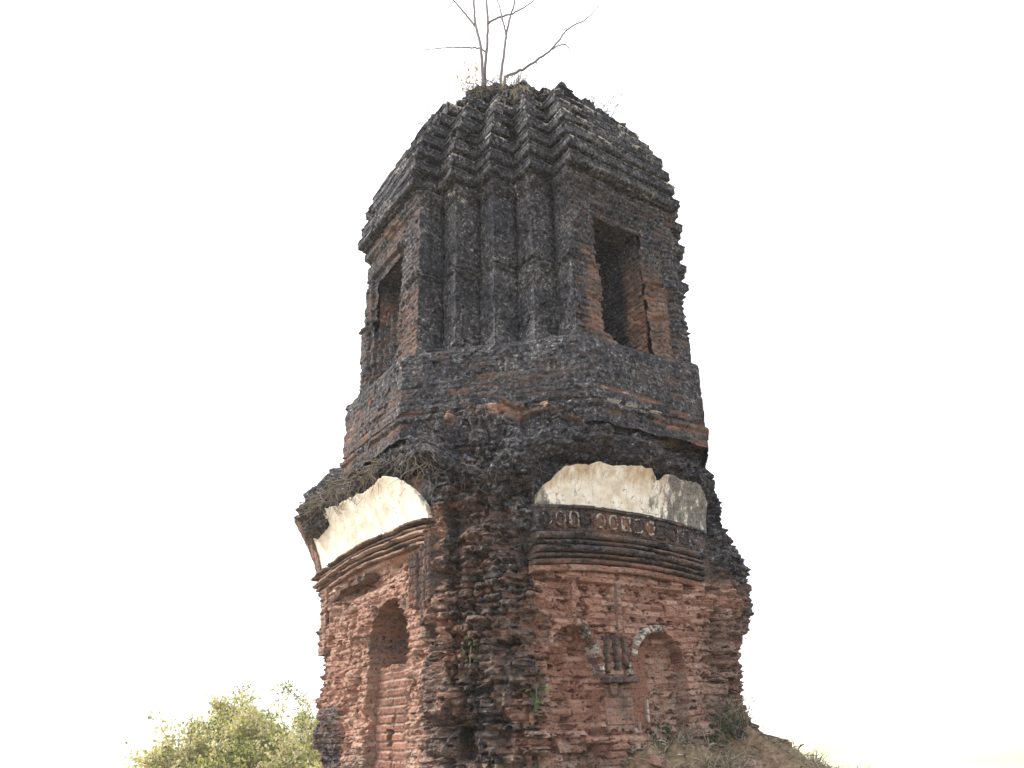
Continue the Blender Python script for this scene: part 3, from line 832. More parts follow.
def moulding(name, face, t0, t1, zf, prof, seed, soot_shade=0.75, lime=0.1, broken=0.35, step=0.009, parent=temple, dust=0.3):
    n = int(abs(t1 - t0) / step)
    t = np.linspace(t0, t1, n)
    pr = resample_prof(prof, 0.006)
    Tm, O = np.meshgrid(t, pr[:, 0]); Z = np.broadcast_to(pr[:, 1][:, None], Tm.shape) + zf(Tm)
    n2 = fbm(Tm, Z, 0 * Z, 6, 4, seed); n3 = fbm(Tm, Z, 0 * Z, 25, 3, seed + 3)
    r1, r2, j = bricks(Tm, Z * 0 + pr[:, 1][:, None], 0.045, 0.19, seed + 5, 0.006)
    out = O > 0.001
    D = (n2 * 0.006 + n3 * 0.003 + (r1 - 0.5) * 0.006 - j * 0.004) * out
    br = sm(0.62 - broken * 0.5, 0.8 - broken * 0.5, n2 + (r2 - 0.5) * 0.6)
    O2 = O * (1 - br * 0.55 * out) + D
    P = face_pt(face, Tm, Z + n2 * 0.004 * out, O2)
    nn = fbm(Tm, Z, 0 * Z, 4, 3, seed + 9)
    pt = np.stack([soot_shade + 0.2 * nn + 0.15 * n2, lime + 0.15 * n2, r1, dust + 0 * Z], -1)
    flip = (face == 'R')
    F = grid_faces(len(pr), n, False, flip=flip)
    V = W(P).reshape(-1, 3)
    # end caps
    k = len(pr); idx = np.arange(k) * n
    return mesh_obj(name, V, [F, idx[None, :][:, ::1], (idx + n - 1)[None, ::-1]], M_BRICK, parent, pt.reshape(-1, 4))

def bow(t0, t1, h, z):
    c, hw = 0.5 * (t0 + t1), 0.5 * abs(t1 - t0)
    return lambda t: z + h * (1 - ((t - c) / hw) ** 2)

# right facade: frieze band over stacked mouldings
zr = bow(1.16, -0.47, 0.055, 0.0)
bands = [('cornice_moulding', 0.985, 0.045, 0.030, 0.15, 0.20), ('cornice_moulding', 1.035, 0.036, 0.050, 0.42, 0.28), ('cornice_moulding', 1.078, 0.030, 0.062, 0.58, 0.20),
         ('cornice_moulding', 1.115, 0.048, 0.085, 0.66, 0.26), ('cornice_moulding', 1.172, 0.030, 0.060, 0.62, 0.16), ('cornice_moulding', 1.208, 0.050, 0.072, 0.64, 0.14)]
for k, (nm, z0, h, o, so, li) in enumerate(bands):
    moulding(nm, 'R', 1.17 - 0.004 * k, -0.42 - 0.02 * (k % 3), lambda t, z0=z0: zr(t) + z0,
             [(-0.04, 0.0), (o * 0.8, 0.004), (o, 0.35 * h), (o, 0.7 * h), (o * 0.7, h), (-0.04, h + 0.004)], 800 + 20 * k, so, li, 0.3)
frieze = moulding('frieze_band', 'R', 1.175, -0.50, lambda t: zr(t) + 1.265, [(-0.04, 0.0), (0.03, 0.003), (0.03, 0.160), (0.055, 0.166), (0.055, 0.186), (-0.04, 0.19)], 930, 0.62, 0.14, 0.1)

def plaque(k, t, z, w_, h_, kind):
    """small terracotta plaque: raised rim round a sunken field with a worn oval boss"""
    n = 30
    u = np.linspace(-1, 1, n); U, Vv = np.meshgrid(u, u)
    if kind == 0: rr = np.sqrt(U ** 2 + Vv ** 2)
    elif kind == 1: rr = np.maximum(np.abs(U), np.abs(Vv))
    else: rr = (np.abs(U) ** 3.5 + np.abs(Vv) ** 3.5) ** (1 / 3.5)
    rim = win(rr, 0.66, 0.88, 0.06)
    boss = 0.8 * np.exp(-((U / 0.36) ** 2 + (Vv / 0.5) ** 2)) if k % 3 else 0.55 * win(np.abs(Vv), 0.0, 0.45, 0.1) * win(np.abs(U), 0, 0.3, 0.08)
    n2 = fbm(U + 9 * k, Vv, 0 * U, 2.2, 3, 970)
    rim = rim * (0.8 + 0.5 * fbm(U * 2 + 5 * k, Vv * 2, 0 * U, 1.5, 3, 977))
    D = 0.026 * rim + 0.020 * boss + 0.006 * n2 + 0.008
    D = np.where(rr > 0.98, 0.002, D)
    edge = (np.abs(U) > 0.999) | (np.abs(Vv) > 0.999)
    D = np.where(edge, -0.02, D)
    T_ = t - U * w_ / 2; Z = z + Vv * h_ / 2
    P = face_pt('R', T_, Z, 0.03 + D)
    bright = (k in (4, 5, 6, 8)) * 1.0
    some = (k in (1, 2, 7)) * 1.0
    soot_shade = 0.64 - 0.36 * bright - 0.10 * some + 0.15 * n2
    lime = 0.10 + rim * (0.50 * bright + 0.36 * some + 0.30) * (0.85 + 0.6 * n2) + 0.1 * n2
    pt = np.stack([soot_shade, lime, 0.35 + 0.2 * n2, 0.4 * bright + 0 * U], -1)
    mesh_obj('terracotta_plaque', W(P).reshape(-1, 3), grid_faces(n, n), M_BRICK, frieze, pt.reshape(-1, 4))
ty = 1.08
for k in range(12):
    t = 1.075 - 0.121 * k
    plaque(k, t, float(zr(np.array(t))) + 1.345, 0.098, 0.128, (0, 0, 2, 0, 0, 0, 1, 2, 0, 1, 0, 2)[k])

# left facade: bowed cornice
def zl(t):
    a = np.clip((t + 0.10) / 1.2, -1.2, 1.2)
    return 1.285 + 0.10 * (1 - a * a) + 0.03 * sm(0.3, 1.0, t)
for k, (dz, h, o, so) in enumerate([(-0.075, 0.030, 0.040, 0.22), (-0.040, 0.026, 0.060, 0.26), (-0.008, 0.040, 0.088, 0.30), (0.040, 0.028, 0.066, 0.34), (0.074, 0.034, 0.098, 0.36)]):
    moulding('cornice_moulding', 'L', 1.02, -1.18 - 0.015 * k, lambda t, dz=dz: zl(t) + dz,
             [(-0.05, 0.0), (o * 0.8, 0.003), (o, 0.35 * h), (o, 0.7 * h), (o * 0.7, h), (-0.05, h + 0.003)], 1100 + 20 * k, so, 0.22, 0.12, dust=0.55)
# second, lower rib that hangs under the bow on the far side, broken off near the middle
moulding('cornice_moulding', 'L', -0.05, -1.06, lambda t: zl(t) - 0.20 - 0.10 * sm(-0.5, -1.0, t), [(-0.05, 0), (0.05, 0.006), (0.062, 0.03), (0.05, 0.05), (-0.05, 0.06)], 1230, 0.35, 0.2, 0.5, dust=0.5)
# upright strip under its far end
def strip(name, face, t0, t1, z0, z1, out, seed, soot_shade, ribs=2, tone=0.4, dust=0.4, lime=0.12):
    nt_, nz = max(8, int(abs(t1 - t0) / 0.006)), max(8, int((z1 - z0) / 0.009))
    t = np.linspace(t0, t1, nt_); z = np.linspace(z0, z1, nz)
    T_, Z = np.meshgrid(t, z)
    u = (T_ - t0) / (t1 - t0)
    n2 = fbm(T_, Z, 0 * Z, 9, 4, seed)
    O = out * (0.72 + 0.28 * np.abs(np.sin(u * np.pi * ribs))) + n2 * 0.008
    rag = z0 + 0.05 * np.abs(fbm(T_, 0 * Z, 0 * Z, 14, 3, seed + 1))
    e = (u < 1e-6) | (u > 1 - 1e-6) | (Z >= z1 - 1e-6) | (Z <= rag)
    O = np.where(e, -0.05, O)
    r1, r2, j = bricks(T_, Z, 0.058, 0.3, seed + 2, 0.008)
    O = O - j * 0.008 * (~e) + (r1 - 0.5) * 0.008 * (~e)
    P = face_pt(face, T_, Z, O)
    pt = np.stack([soot_shade + 0.2 * n2, lime + 0.1 * n2, tone + 0.3 * r1, dust + 0 * Z], -1)
    return mesh_obj(name, W(P).reshape(-1, 3), grid_faces(nz, nt_, flip=(t1 < t0) == (face == 'L')), M_BRICK, temple, pt.reshape(-1, 4))
strip('ribbed_pilaster', 'L', -0.93, -1.08, 0.66, 1.27, 0.05, 1301, 0.25, 2, 0.6)
strip('ribbed_pilaster', 'L', 0.90, 0.78, 0.80, 1.22, 0.085, 1303, 0.42, 3, 0.2)
strip('ribbed_pilaster', 'L', 0.99, 0.905, 0.68, 1.27, 0.06, 1305, 0.46, 2, 0.2)
strip('ribbed_pilaster', 'L', 1.08, 1.0, 0.84, 1.36, 0.07, 1307, 0.5, 2, 0.2)
# right facade ribs
strip('wall_rib', 'R', 0.47, 0.42, 0.60, 0.965, 0.030, 1311, 0.15, 1, 0.35, 0.5, 0.25)
strip('wall_rib', 'R', 0.865, 0.82, 0.62, 0.965, 0.022, 1313, 0.2, 1, 0.3, 0.3)
for (a, b_) in ((0.60, 0.555), (0.52, 0.475), (0.44, 0.395)):
    strip('wall_rib', 'R', a, b_, 0.335, 0.60, 0.045, 1321 + int(a * 100), 0.55, 1, 0.3, 0.4, 0.18)
strip('pillar_shaft', 'R', 0.625, 0.375, -0.05, 0.275, 0.030, 1331, 0.32, 2, 0.4, 0.5)
# bracket: two small cap blocks
def block(name, face, t0, t1, z0, z1, o0, o1, seed, soot_shade, lime, tone, rnd=0.006):
    """worn block with broken edges standing on a facade"""
    n = 14
    u = np.linspace(-1, 1, n)
    V, F, PT = [], [], []
    base = 0
    for ax in range(3):
        for s in (-1, 1):
            A, B = np.meshgrid(u, u)
            q = [None] * 3
            q[ax] = np.full_like(A, s); q[(ax + 1) % 3] = A; q[(ax + 2) % 3] = B
            q = np.stack(q, -1)
            nrm = np.linalg.norm(np.abs(q) ** 7, axis=-1) ** (1 / 7.0)
            q = q / np.maximum(nrm, 1e-6)[..., None]
            T_ = 0.5 * (t0 + t1) + q[..., 0] * 0.5 * (t1 - t0)
            Z = 0.5 * (z0 + z1) + q[..., 1] * 0.5 * (z1 - z0)
            O = 0.5 * (o0 + o1) + q[..., 2] * 0.5 * (o1 - o0)
            dn = fbm(T_, Z, O, 16, 3, seed) * rnd
            P = face_pt(face, T_ + q[..., 0] * dn, Z + q[..., 1] * dn, O + q[..., 2] * dn)
            V.append(W(P).reshape(-1, 3)); F.append(grid_faces(n, n, flip=s < 0) + base); base += n * n
            n2 = fbm(T_, Z, O, 12, 3, seed + 2)
            PT.append(np.stack([soot_shade + 0.2 * n2, lime + 0.12 * n2, tone + 0 * T_, 0.4 + 0 * T_], -1).reshape(-1, 4))
    return mesh_obj(name, np.concatenate(V), np.concatenate(F), M_BRICK, temple, np.concatenate(PT))
block('bracket_capital', 'R', 0.645, 0.505, 0.278, 0.315, -0.03, 0.085, 1401, 0.5, 0.2, 0.3)
block('bracket_capital', 'R', 0.495, 0.350, 0.282, 0.318, -0.03, 0.080, 1403, 0.5, 0.2, 0.3)
block('bracket_foot', 'R', 0.60, 0.545, 0.200, 0.274, -0.03, 0.060, 1405, 0.45, 0.15, 0.3)

def arch_rim(name, u0, u1, spring, apex, ang0, ang1, seed, lime):
    """curved rim of voussoirs along part of a blind arch"""
    c, hw, hh = 0.5 * (u0 + u1), 0.5 * (u1 - u0), apex - spring
    n = 90
    a = np.linspace(math.radians(ang0), math.radians(ang1), n)
    pr = resample_prof([(-0.008, -0.14), (-0.006, 0.022), (0.004, 0.036), (0.018, 0.036), (0.028, 0.024), (0.034, 0.026), (0.042, 0.018), (0.045, -0.07)], 0.006)
    A, K = np.meshgrid(a, np.arange(len(pr)))
    rad = pr[:, 0][K]; O = pr[:, 1][K]
    n2 = fbm(A * 0.3, rad, 0 * A, 14, 3, seed)
    vz = np.floor(A / math.radians(8)); vr = rnd2(vz, K * 0, seed + 4); fv = A / math.radians(8) - vz
    jt = 1 - sm(0.04, 0.12, np.minimum(fv, 1 - fv))
    O = O + ((vr - 0.5) * 0.022 - jt * 0.018 + n2 * 0.006) * (O > 0)
    T_ = c + np.cos(A) * (hw + rad); Z = spring + np.sin(A) * (hh + rad)
    P = face_pt('R', T_, Z, O)
    pt = np.stack([0.40 + 0.25 * n2 + 0 * A, lime + 0.22 * (vr - 0.5) + 0.25 * n2, vr, 0.4 + 0 * A], -1)
    mesh_obj(name, W(P).reshape(-1, 3), grid_faces(len(pr), n), M_BRICK, temple, pt.reshape(-1, 4))
# temple y runs right-to-left in the picture: angle 180 is the right haunch of an arch
arch_rim('arch_rim', 0.655, 1.06, 0.33, 0.66, 184, 95, 1501, 0.36)
arch_rim('arch_rim', -0.20, 0.355, 0.33, 0.645, -4, 105, 1503, 0.46)
# pale edging left on the recessed panel
def sliver(t0, t1, z0, z1, seed):
    block('lime_edging', 'R', t0, t1, z0, z1, -0.10, -0.062, seed, -0.1, 0.75, 0.8, 0.005)
sliver(0.352, 0.330, 0.05, 0.33, 1601)
sliver(0.262, 0.248, -0.12, 0.02, 1603)
sliver(0.175, 0.160, 0.02, 0.17, 1605)

# brick blocking inside the tall niche on the left
def niche_fill():
    t0, t1, z0, z1 = 0.64, -0.13, -0.75, 0.50
    nt_, nz = 70, 140
    t = np.linspace(t0, t1, nt_); z = np.linspace(z0, z1, nz)
    T_, Z = np.meshgrid(t, z)
    r1, r2, j = bricks(T_, Z, 0.064, 0.21, 1701, 0.012)
    n2 = fbm(T_, Z, 0 * Z, 7, 4, 1703); n3 = fbm(T_, Z, 0 * Z, 24, 3, 1705)
    O = -0.100 + (r1 - 0.5) * 0.014 - j * 0.013 + n2 * 0.012 + n3 * 0.004
    O = O - 0.10 * win(T_, 0.10, 0.19, 0.008) * win(Z, -0.08, 0.03, 0.008)
    O = O - 0.05 * np.exp(-((T_ - 0.20 - 0.03 * np.sin(Z * 11)) / 0.008) ** 2) * sm(0.16, 0.1, Z)
    ttop = z1 - 0.03 * np.abs(n2)
    e = (T_ >= t0 - 1e-6) | (T_ <= t1 + 1e-6) | (Z >= z1 - 1e-6)
    O = np.where(e, -0.36, O)
    P = face_pt('L', T_ + np.where(T_ <= t1 + 0.01, 0.012 * n2, 0), Z + np.where(Z > z1 - 0.02, 0.02 * n2, 0), O)
    soot_shade = 0.06 + 0.25 * n2 + 0 * Z
    pt = np.stack([soot_shade, 0.10 + 0.1 * n2 + 0.35 * win(T_, 0.2, 0.36, 0.02) * win(Z, 0.40, 0.43, 0.01), np.where(j > 0.5, 0.85, -0.05 + 0.35 * r1), 0.0 + 0.75 * j], -1)
    mesh_obj('brick_blocking', W(P).reshape(-1, 3), grid_faces(nz, nt_, flip=False), M_BRICK, temple, pt.reshape(-1, 4))
niche_fill()

# plaster left under the eaves: sheets that lean out to the overhang
def plaster(name, face, ts, zb, zt, ob, ot, seed, paintf, thick=0.03, m=None, rough=1.0):
    """ts: t positions; zb/zt arrays of bottom / top heights along it"""
    n, k = 150, 70
    s = np.linspace(0, 1, n)
    t = np.interp(s, np.linspace(0, 1, len(ts)), ts)
    b = np.interp(s, np.linspace(0, 1, len(ts)), zb); u = np.interp(s, np.linspace(0, 1, len(ts)), zt)
    rag = fbm(t, 0 * t, 0 * t, 7, 4, seed); rag2 = fbm(t, 0 * t + 5, 0 * t, 30, 2, seed + 1)
    u = u + 0.018 * rag + 0.005 * rag2
    v = np.linspace(0, 1, k)
    T_, Vv = np.meshgrid(t, v)
    Z = b + (u - b) * Vv
    n2 = fbm(T_, Z, 0 * Z, 4, 4, seed + 2); n3 = fbm(T_, Z, 0 * Z, 18, 3, seed + 4)
    O = ob + (ot - ob) * (np.clip((Z - b.min()) / 0.42, 0, 1.4)) ** 1.6 + (n2 * 0.006 + n3 * 0.0025) * rough
    T_ = T_ + (n2 * 0.004 + n3 * 0.003) * (rough - 1)
    e0 = Vv * 0 + np.linspace(0, 1, n)[None, :]
    e = (Vv > 0.999) | (Vv < 0.001) | (e0 < 1e-6) | (e0 > 1 - 1e-6)
    O = np.where(e, O - thick, O)
    P = face_pt(face, T_, Z, O)
    pt = paintf(T_, Z, Vv, n2, n3)
    return mesh_obj(name, W(P).reshape(-1, 3), grid_faces(k, n, flip=(face == 'R')), m or M_PLASTER, temple, np.stack(np.broadcast_arrays(*pt), -1).reshape(-1, 4), True)

def pr_right(T_, Z, Vv, n2, n3):
    grey = 0.17 + 0.22 * n3 + 0.62 * sm(0.06, -0.14, T_ + 0.09 * n2) + 0.45 * sm(0.25, 0.05, Vv) * sm(0.75, 1.05, T_) + 0.35 * sm(0.96, 1.08, T_) + 0.08 * n2
    grey = grey + 0.3 * np.exp(-((T_ - 0.06) / 0.06) ** 2)
    ochre = 0.14 + 0.50 * sm(0.25, 0.9, Vv) + 0.15 * n2
    return grey, ochre, 0.5 + 0 * Z, 0 * Z
zb_ = [1.452 + 0.055 * (1 - ((t - 0.345) / 0.815) ** 2) for t in (1.12, 1.0, 0.9, 0.72, 0.5, 0.28, 0.1, 0.02, -0.1, -0.3, -0.45, -0.56)]
plaster('plaster_band', 'R', [1.12, 1.0, 0.9, 0.72, 0.5, 0.28, 0.1, 0.02, -0.1, -0.3, -0.45, -0.56], zb_,
        [1.53, 1.66, 1.77, 1.815, 1.835, 1.85, 1.86, 1.77, 1.84, 1.84, 1.80, 1.68], 0.012, 0.115, 1801, pr_right)

def pr_left(T_, Z, Vv, n2, n3):
    grey = 0.02 + 0.6 * sm(0.72, 0.92, T_ + 0.06 * n2) * sm(0.2, 0.6, Vv) + 0.1 * n2
    return grey, 0.06 + 0.15 * n2 + 0.2 * sm(0.8, 1.0, Vv), 0.6 + 0 * Z, 0 * Z
tl = [0.98, 0.86, 0.7, 0.5, 0.3, 0.1, -0.2, -0.5, -0.8, -1.0, -1.12, -1.17]
plaster('plaster_band', 'L', tl, [float(zl(np.array(t))) + 0.108 for t in tl],
        [1.53, 1.70, 1.81, 1.87, 1.87, 1.86, 1.88, 1.90, 1.92, 1.92, 1.88, 1.75], 0.02, 0.16, 1821, pr_left)

def pr_edge(T_, Z, Vv, n2, n3):
    return 0.48 + 0.3 * n2, 0.1 + 0.1 * n3, 0.5 + 0.4 * n3, 0.5 + 0 * Z
te = [-1.16, -1.2, -1.24, -1.28, -1.31]
plaster('broken_brick_edge', 'L', te, [1.36, 1.35, 1.36, 1.42, 1.52], [1.86, 1.95, 2.0, 2.0, 1.98], 0.02, 0.17, 1841, pr_edge, 0.15, M_BRICK, 4.5)

# ------------------------------------------------------------------ plants
class MB:
    def __init__(s): s.V = []; s.Q = []; s.T = []; s.P = []; s.n = 0
    def add(s, V, Q=None, T=None, p=0.5):
        V = np.asarray(V, float); s.V.append(V)
        if Q is not None: s.Q.append(np.asarray(Q) + s.n)
        if T is not None: s.T.append(np.asarray(T) + s.n)
        p = np.broadcast_to(np.asarray(p, float), (len(V),))
        s.P.append(np.stack([p, p, p, p * 0 + 1], -1)); s.n += len(V)
    def tube(s, pts, r0, r1, k=6, p=0.5):
        pts = np.asarray(pts, float); n = len(pts)
        tg = np.gradient(pts, axis=0); tg /= np.linalg.norm(tg, axis=1)[:, None] + 1e-9
        ref = np.array([0.3, 0.9, 0.2]); a = np.cross(tg, ref); a /= np.linalg.norm(a, axis=1)[:, None] + 1e-9
        b = np.cross(tg, a)
        rr = np.linspace(r0, r1, n)
        ang = np.arange(k) * 2 * np.pi / k
        V = pts[:, None] + rr[:, None, None] * (np.cos(ang)[None, :, None] * a[:, None] + np.sin(ang)[None, :, None] * b[:, None])
        s.add(V.reshape(-1, 3), grid_faces(n, k, True, flip=True), p=p)
    def leaves(s, C, size, seed, p, up=0.3, asp=0.5):
        g = np.random.default_rng(seed)
        n = len(C); C = np.asarray(C, float)
        d = g.normal(size=(n, 3)); d[:, 2] += up; d /= np.linalg.norm(d, axis=1)[:, None]
        e = np.cross(d, g.normal(size=(n, 3))); e /= np.linalg.norm(e, axis=1)[:, None] + 1e-9
        f = np.cross(d, e)
        sz = size * (0.6 + 0.8 * g.random(n))[:, None]
        q = np.stack([C, C + d * sz * 0.5 + e * sz * asp * 0.5 + f * sz * 0.08, C + d * sz, C + d * sz * 0.5 - e * sz * asp * 0.5 + f * sz * 0.08], 1)
        s.add(q.reshape(-1, 3), np.arange(4 * n).reshape(n, 4), p=np.repeat(np.broadcast_to(p, (n,)), 4))
    def build(s, name, m, parent=None, smooth=False):
        F = []
        if s.Q: F.append(np.concatenate(s.Q))
        if s.T: F.append(np.concatenate(s.T))
        return mesh_obj(name, np.concatenate(s.V), F, m, parent, np.concatenate(s.P), smooth)

def smooth_path(pts, n=10, jit=0.0, seed=0):
    pts = np.asarray(pts, float); g = np.random.default_rng(seed)
    L = np.concatenate([[0], np.cumsum(np.linalg.norm(np.diff(pts, axis=0), axis=1))])
    t = np.linspace(0, L[-1], n * (len(pts) - 1) + 1)
    o = np.stack([np.interp(t, L, pts[:, k]) for k in range(3)], -1)
    o2 = o.copy(); o2[1:-1] = 0.25 * o[:-2] + 0.5 * o[1:-1] + 0.25 * o[2:]
    if jit: o2[1:-1] += g.normal(size=o2[1:-1].shape) * jit
    return o2

# two leafless saplings rooted in the crown
def sapling(label, root, stems):
    t = empty('bare_sapling', root, label, 'sapling', 'leafless saplings on the tower top')
    for k, (nm, pts, r0, r1) in enumerate(stems):
        mb = MB(); mb.tube(smooth_path(pts, 8, 0.003, k + 5), r0, r1, 7)
        if nm == 'stem': trunk = mb.build(nm, M_BARK, t, True)
        else: mb.build(nm, M_BARK, trunk, True)
sapling('leafless sapling with twin upright stems, left of the other on the tower top', (-0.40, 0.05, 6.42), [
    ('stem', [(-0.415, 0.05, 6.40), (-0.418, 0.03, 7.31), (-0.436, 0.0, 7.78), (-0.505, 0, 8.168), (-0.52, 0, 8.75), (-0.60, 0.02, 9.3)], 0.026, 0.008),
    ('branch', [(-0.493, 0, 8.10), (-0.65, -0.03, 8.34), (-0.811, -0.06, 8.562), (-0.93, -0.06, 8.9)], 0.013, 0.005),
    ('stem', [(-0.385, 0.10, 6.40), (-0.402, 0.06, 7.394), (-0.366, 0.05, 7.832), (-0.348, 0.05, 8.235), (-0.367, 0.05, 8.70), (-0.34, 0.07, 9.35)], 0.026, 0.008),
    ('branch', [(-0.348, 0.05, 8.20), (-0.273, 0.07, 8.304), (-0.048, 0.1, 8.41), (0.156, 0.12, 8.576), (0.33, 0.14, 8.8)], 0.014, 0.005),
    ('branch', [(-0.367, 0.05, 7.74), (-0.44, 0.04, 7.80), (-0.573, 0.03, 7.81), (-0.86, 0.0, 7.79), (-1.143, -0.02, 7.748), (-1.19, -0.02, 7.83), (-1.211, -0.02, 7.912)], 0.010, 0.003)])
sapling('leafless sapling with one stem leaning far out to the right on the tower top', (-0.19, -0.12, 6.42), [
    ('stem', [(-0.205, -0.12, 6.40), (-0.20, -0.15, 7.161), (-0.157, -0.15, 7.529), (-0.12, -0.15, 7.817), (-0.06, -0.15, 8.116), (-0.006, -0.15, 8.34), (0.04, -0.13, 8.8)], 0.024, 0.006),
    ('branch', [(-0.128, -0.15, 7.75), (-0.14, -0.15, 7.90), (-0.18, -0.17, 8.122), (-0.224, -0.18, 8.351), (-0.27, -0.18, 8.65)], 0.012, 0.004),
    ('branch', [(-0.16, -0.17, 7.99), (-0.20, -0.17, 8.06), (-0.235, -0.18, 8.14)], 0.005, 0.003),
    ('stem', [(-0.19, -0.10, 6.45), (-0.165, -0.15, 7.144), (0.046, -0.15, 7.239), (0.214, -0.15, 7.368), (0.409, -0.15, 7.542), (0.608, -0.15, 7.845), (0.70, -0.15, 7.92), (0.797, -0.15, 7.947), (0.95, -0.15, 8.12), (1.052, -0.15, 8.251)], 0.022, 0.004),
    ('branch', [(0.409, -0.15, 7.542), (0.50, -0.16, 7.59), (0.577, -0.15, 7.604), (0.61, -0.15, 7.54), (0.64, -0.15, 7.455)], 0.009, 0.004),
    ('branch', [(0.22, -0.15, 7.37), (0.215, -0.16, 7.28), (0.19, -0.16, 7.16)], 0.006, 0.003),
    ('branch', [(0.60, -0.15, 7.83), (0.585, -0.15, 7.92), (0.588, -0.15, 7.98)], 0.005, 0.002)])

# dry tufts on the roof
def tuft(label, x, y, z, n, h, spread, lean, seed, r=0.0035, group='dry grass tufts on the tower'):
    g = np.random.default_rng(seed)
    mb = MB()
    for k in range(n):
        a = g.random() * 6.283; rr = spread * g.random() ** 0.7
        b = np.array([x + rr * math.cos(a), y + rr * math.sin(a), z - 0.04])
        hh = h * (0.4 + 0.8 * g.random())
        d = np.array([lean[0] + g.normal() * 0.35, lean[1] + g.normal() * 0.35, lean[2] + 0.3 * g.random()])
        d /= np.linalg.norm(d)
        pts = [b, b + d * hh * 0.4 + np.array([0, 0, 0.06 * hh]), b + d * hh * 0.75, b + d * hh + np.array([0, 0, -0.22 * hh])]
        mb.tube(smooth_path(pts, 3), r, r * 0.4, 3, p=g.random())
    return tag(mb.build('dry_grass_tuft', M_STRAW), label, 'grass tuft', group)
tuft('thick straw coloured grass tuft hanging in the gap of the broken crown', 0.02, -0.93, 6.16, 150, 0.40, 0.10, (0.03, -0.42, -0.95), 3)
tuft('short dry grass tuft standing on the crown beside the leaning sapling', -0.05, -0.78, 6.34, 80, 0.20, 0.16, (0.2, -0.5, 0.2), 4)
tuft('dark dry grass tuft spilling over the upper left roof tiers', -0.60, -0.80, 6.06, 120, 0.28, 0.18, (0.0, -0.5, -0.7), 5)
tuft('dry grass tuft low on the left roof edge, above the left facade', -0.80, -0.92, 5.76, 110, 0.28, 0.15, (0.0, -0.5, -0.6), 6)
tuft('few thin dry stalks at the right end of the crown', 0.85, -0.55, 6.22, 30, 0.28, 0.14, (0.2, -0.4, 0.1), 7)
tuft('sparse dry grass along the middle of the crown below the saplings', -0.32, -0.84, 6.24, 120, 0.26, 0.18, (-0.05, -0.5, -0.3), 8)

def stalk(label, pts, seed, side=8):
    mb = MB(); g = np.random.default_rng(seed)
    p = smooth_path(pts, 8, 0.004, seed)
    mb.tube(p, 0.006, 0.002, 5, p=0.2)
    for k in range(side):
        b = p[int(len(p) * (0.4 + 0.55 * g.random())) - 1]
        d = g.normal(size=3); d[2] = abs(d[2]) * 0.8; d /= np.linalg.norm(d)
        mb.tube(smooth_path([b, b + d * 0.06, b + d * 0.11], 3), 0.003, 0.0012, 3, p=g.random() * 0.6)
    return tag(mb.build('dry_weed', M_STRAW), label, 'weed', 'dry weeds on the tower top')
stalk('thin dry weed stalk leaning out at the right end of the crown', [(1.0, -0.3, 6.33), (1.10, -0.34, 6.52), (1.17, -0.36, 6.74)], 31, 10)
stalk('thin dry weed stalk leaning out at the left edge of the roof', [(-0.84, -0.46, 6.16), (-0.95, -0.5, 6.30), (-1.07, -0.52, 6.42)], 32, 5)

def dead_leaf_weed():
    t = empty('withered_weed', (-0.48, -0.25, 6.5), 'withered weed with orange leaves at the foot of the twin stemmed sapling', 'weed')
    mb = MB(); g = np.random.default_rng(9); cs = []
    for k in range(9):
        b = np.array([-0.44 + 0.06 * g.normal(), -0.28, 6.45])
        e = np.array([-0.52 + 0.13 * g.normal(), -0.28 + 0.06 * g.normal(), 6.95 + 0.30 * g.random()])
        p = smooth_path([b, 0.5 * (b + e) + g.normal(size=3) * 0.03, e], 5)
        mb.tube(p, 0.005, 0.002, 4); cs.append(p[3:])
    mb.build('stem', M_VINE, t)
    C = np.concatenate(cs); C = np.concatenate([C + g.normal(size=C.shape) * 0.02 for _ in range(2)])
    lf = MB(); lf.leaves(C, 0.045, 10, g.random(len(C)), -0.1, 0.45)
    lf.build('leaves', M_DRYLEAF, t)
dead_leaf_weed()

# creepers dried on the eave at the left
def creeper(label, seed, n, path, spread, down):
    g = np.random.default_rng(seed); mb = MB()
    path = np.asarray(path, float)
    for k in range(n):
        s = g.random() * (len(path) - 1); i = int(s); b = path[i] + (path[i + 1] - path[i]) * (s - i)
        b = b + g.normal(size=3) * spread
        pts = [b]
        d = np.array([g.normal(), g.normal() * 0.5, g.normal() * 0.35 - down - 0.25]); d /= np.linalg.norm(d)
        for q in range(5):
            d = d + g.normal(size=3) * 0.35 + np.array([0, 0, -0.10 * down]); d /= np.linalg.norm(d)
            pts.append(pts[-1] + d * 0.055)
        mb.tube(smooth_path(pts, 4), 0.0035 * (0.5 + g.random()), 0.0014, 4, p=0.55 * g.random())
    return tag(mb.build('dry_creeper', M_STRAW), label, 'creeper', 'dry creepers on the ledge')
def tw(x, y, z): return W(np.array([x, y, z], float))
creeper('tangled dry creeper covering the overhanging eave at the far left', 41, 170, [tw(0.5, 1.77, 2.02), tw(0.0, 1.80, 2.0), tw(-0.5, 1.84, 2.0), tw(-0.8, 1.86, 2.0)], 0.035, 0.25)
creeper('dry roots hanging over the near corner above the red walls', 42, 70, [tw(0.75, 1.74, 2.0), tw(1.1, 1.66, 1.85), tw(1.4, 1.46, 1.75), tw(1.66, 1.1, 1.9)], 0.03, 0.9)

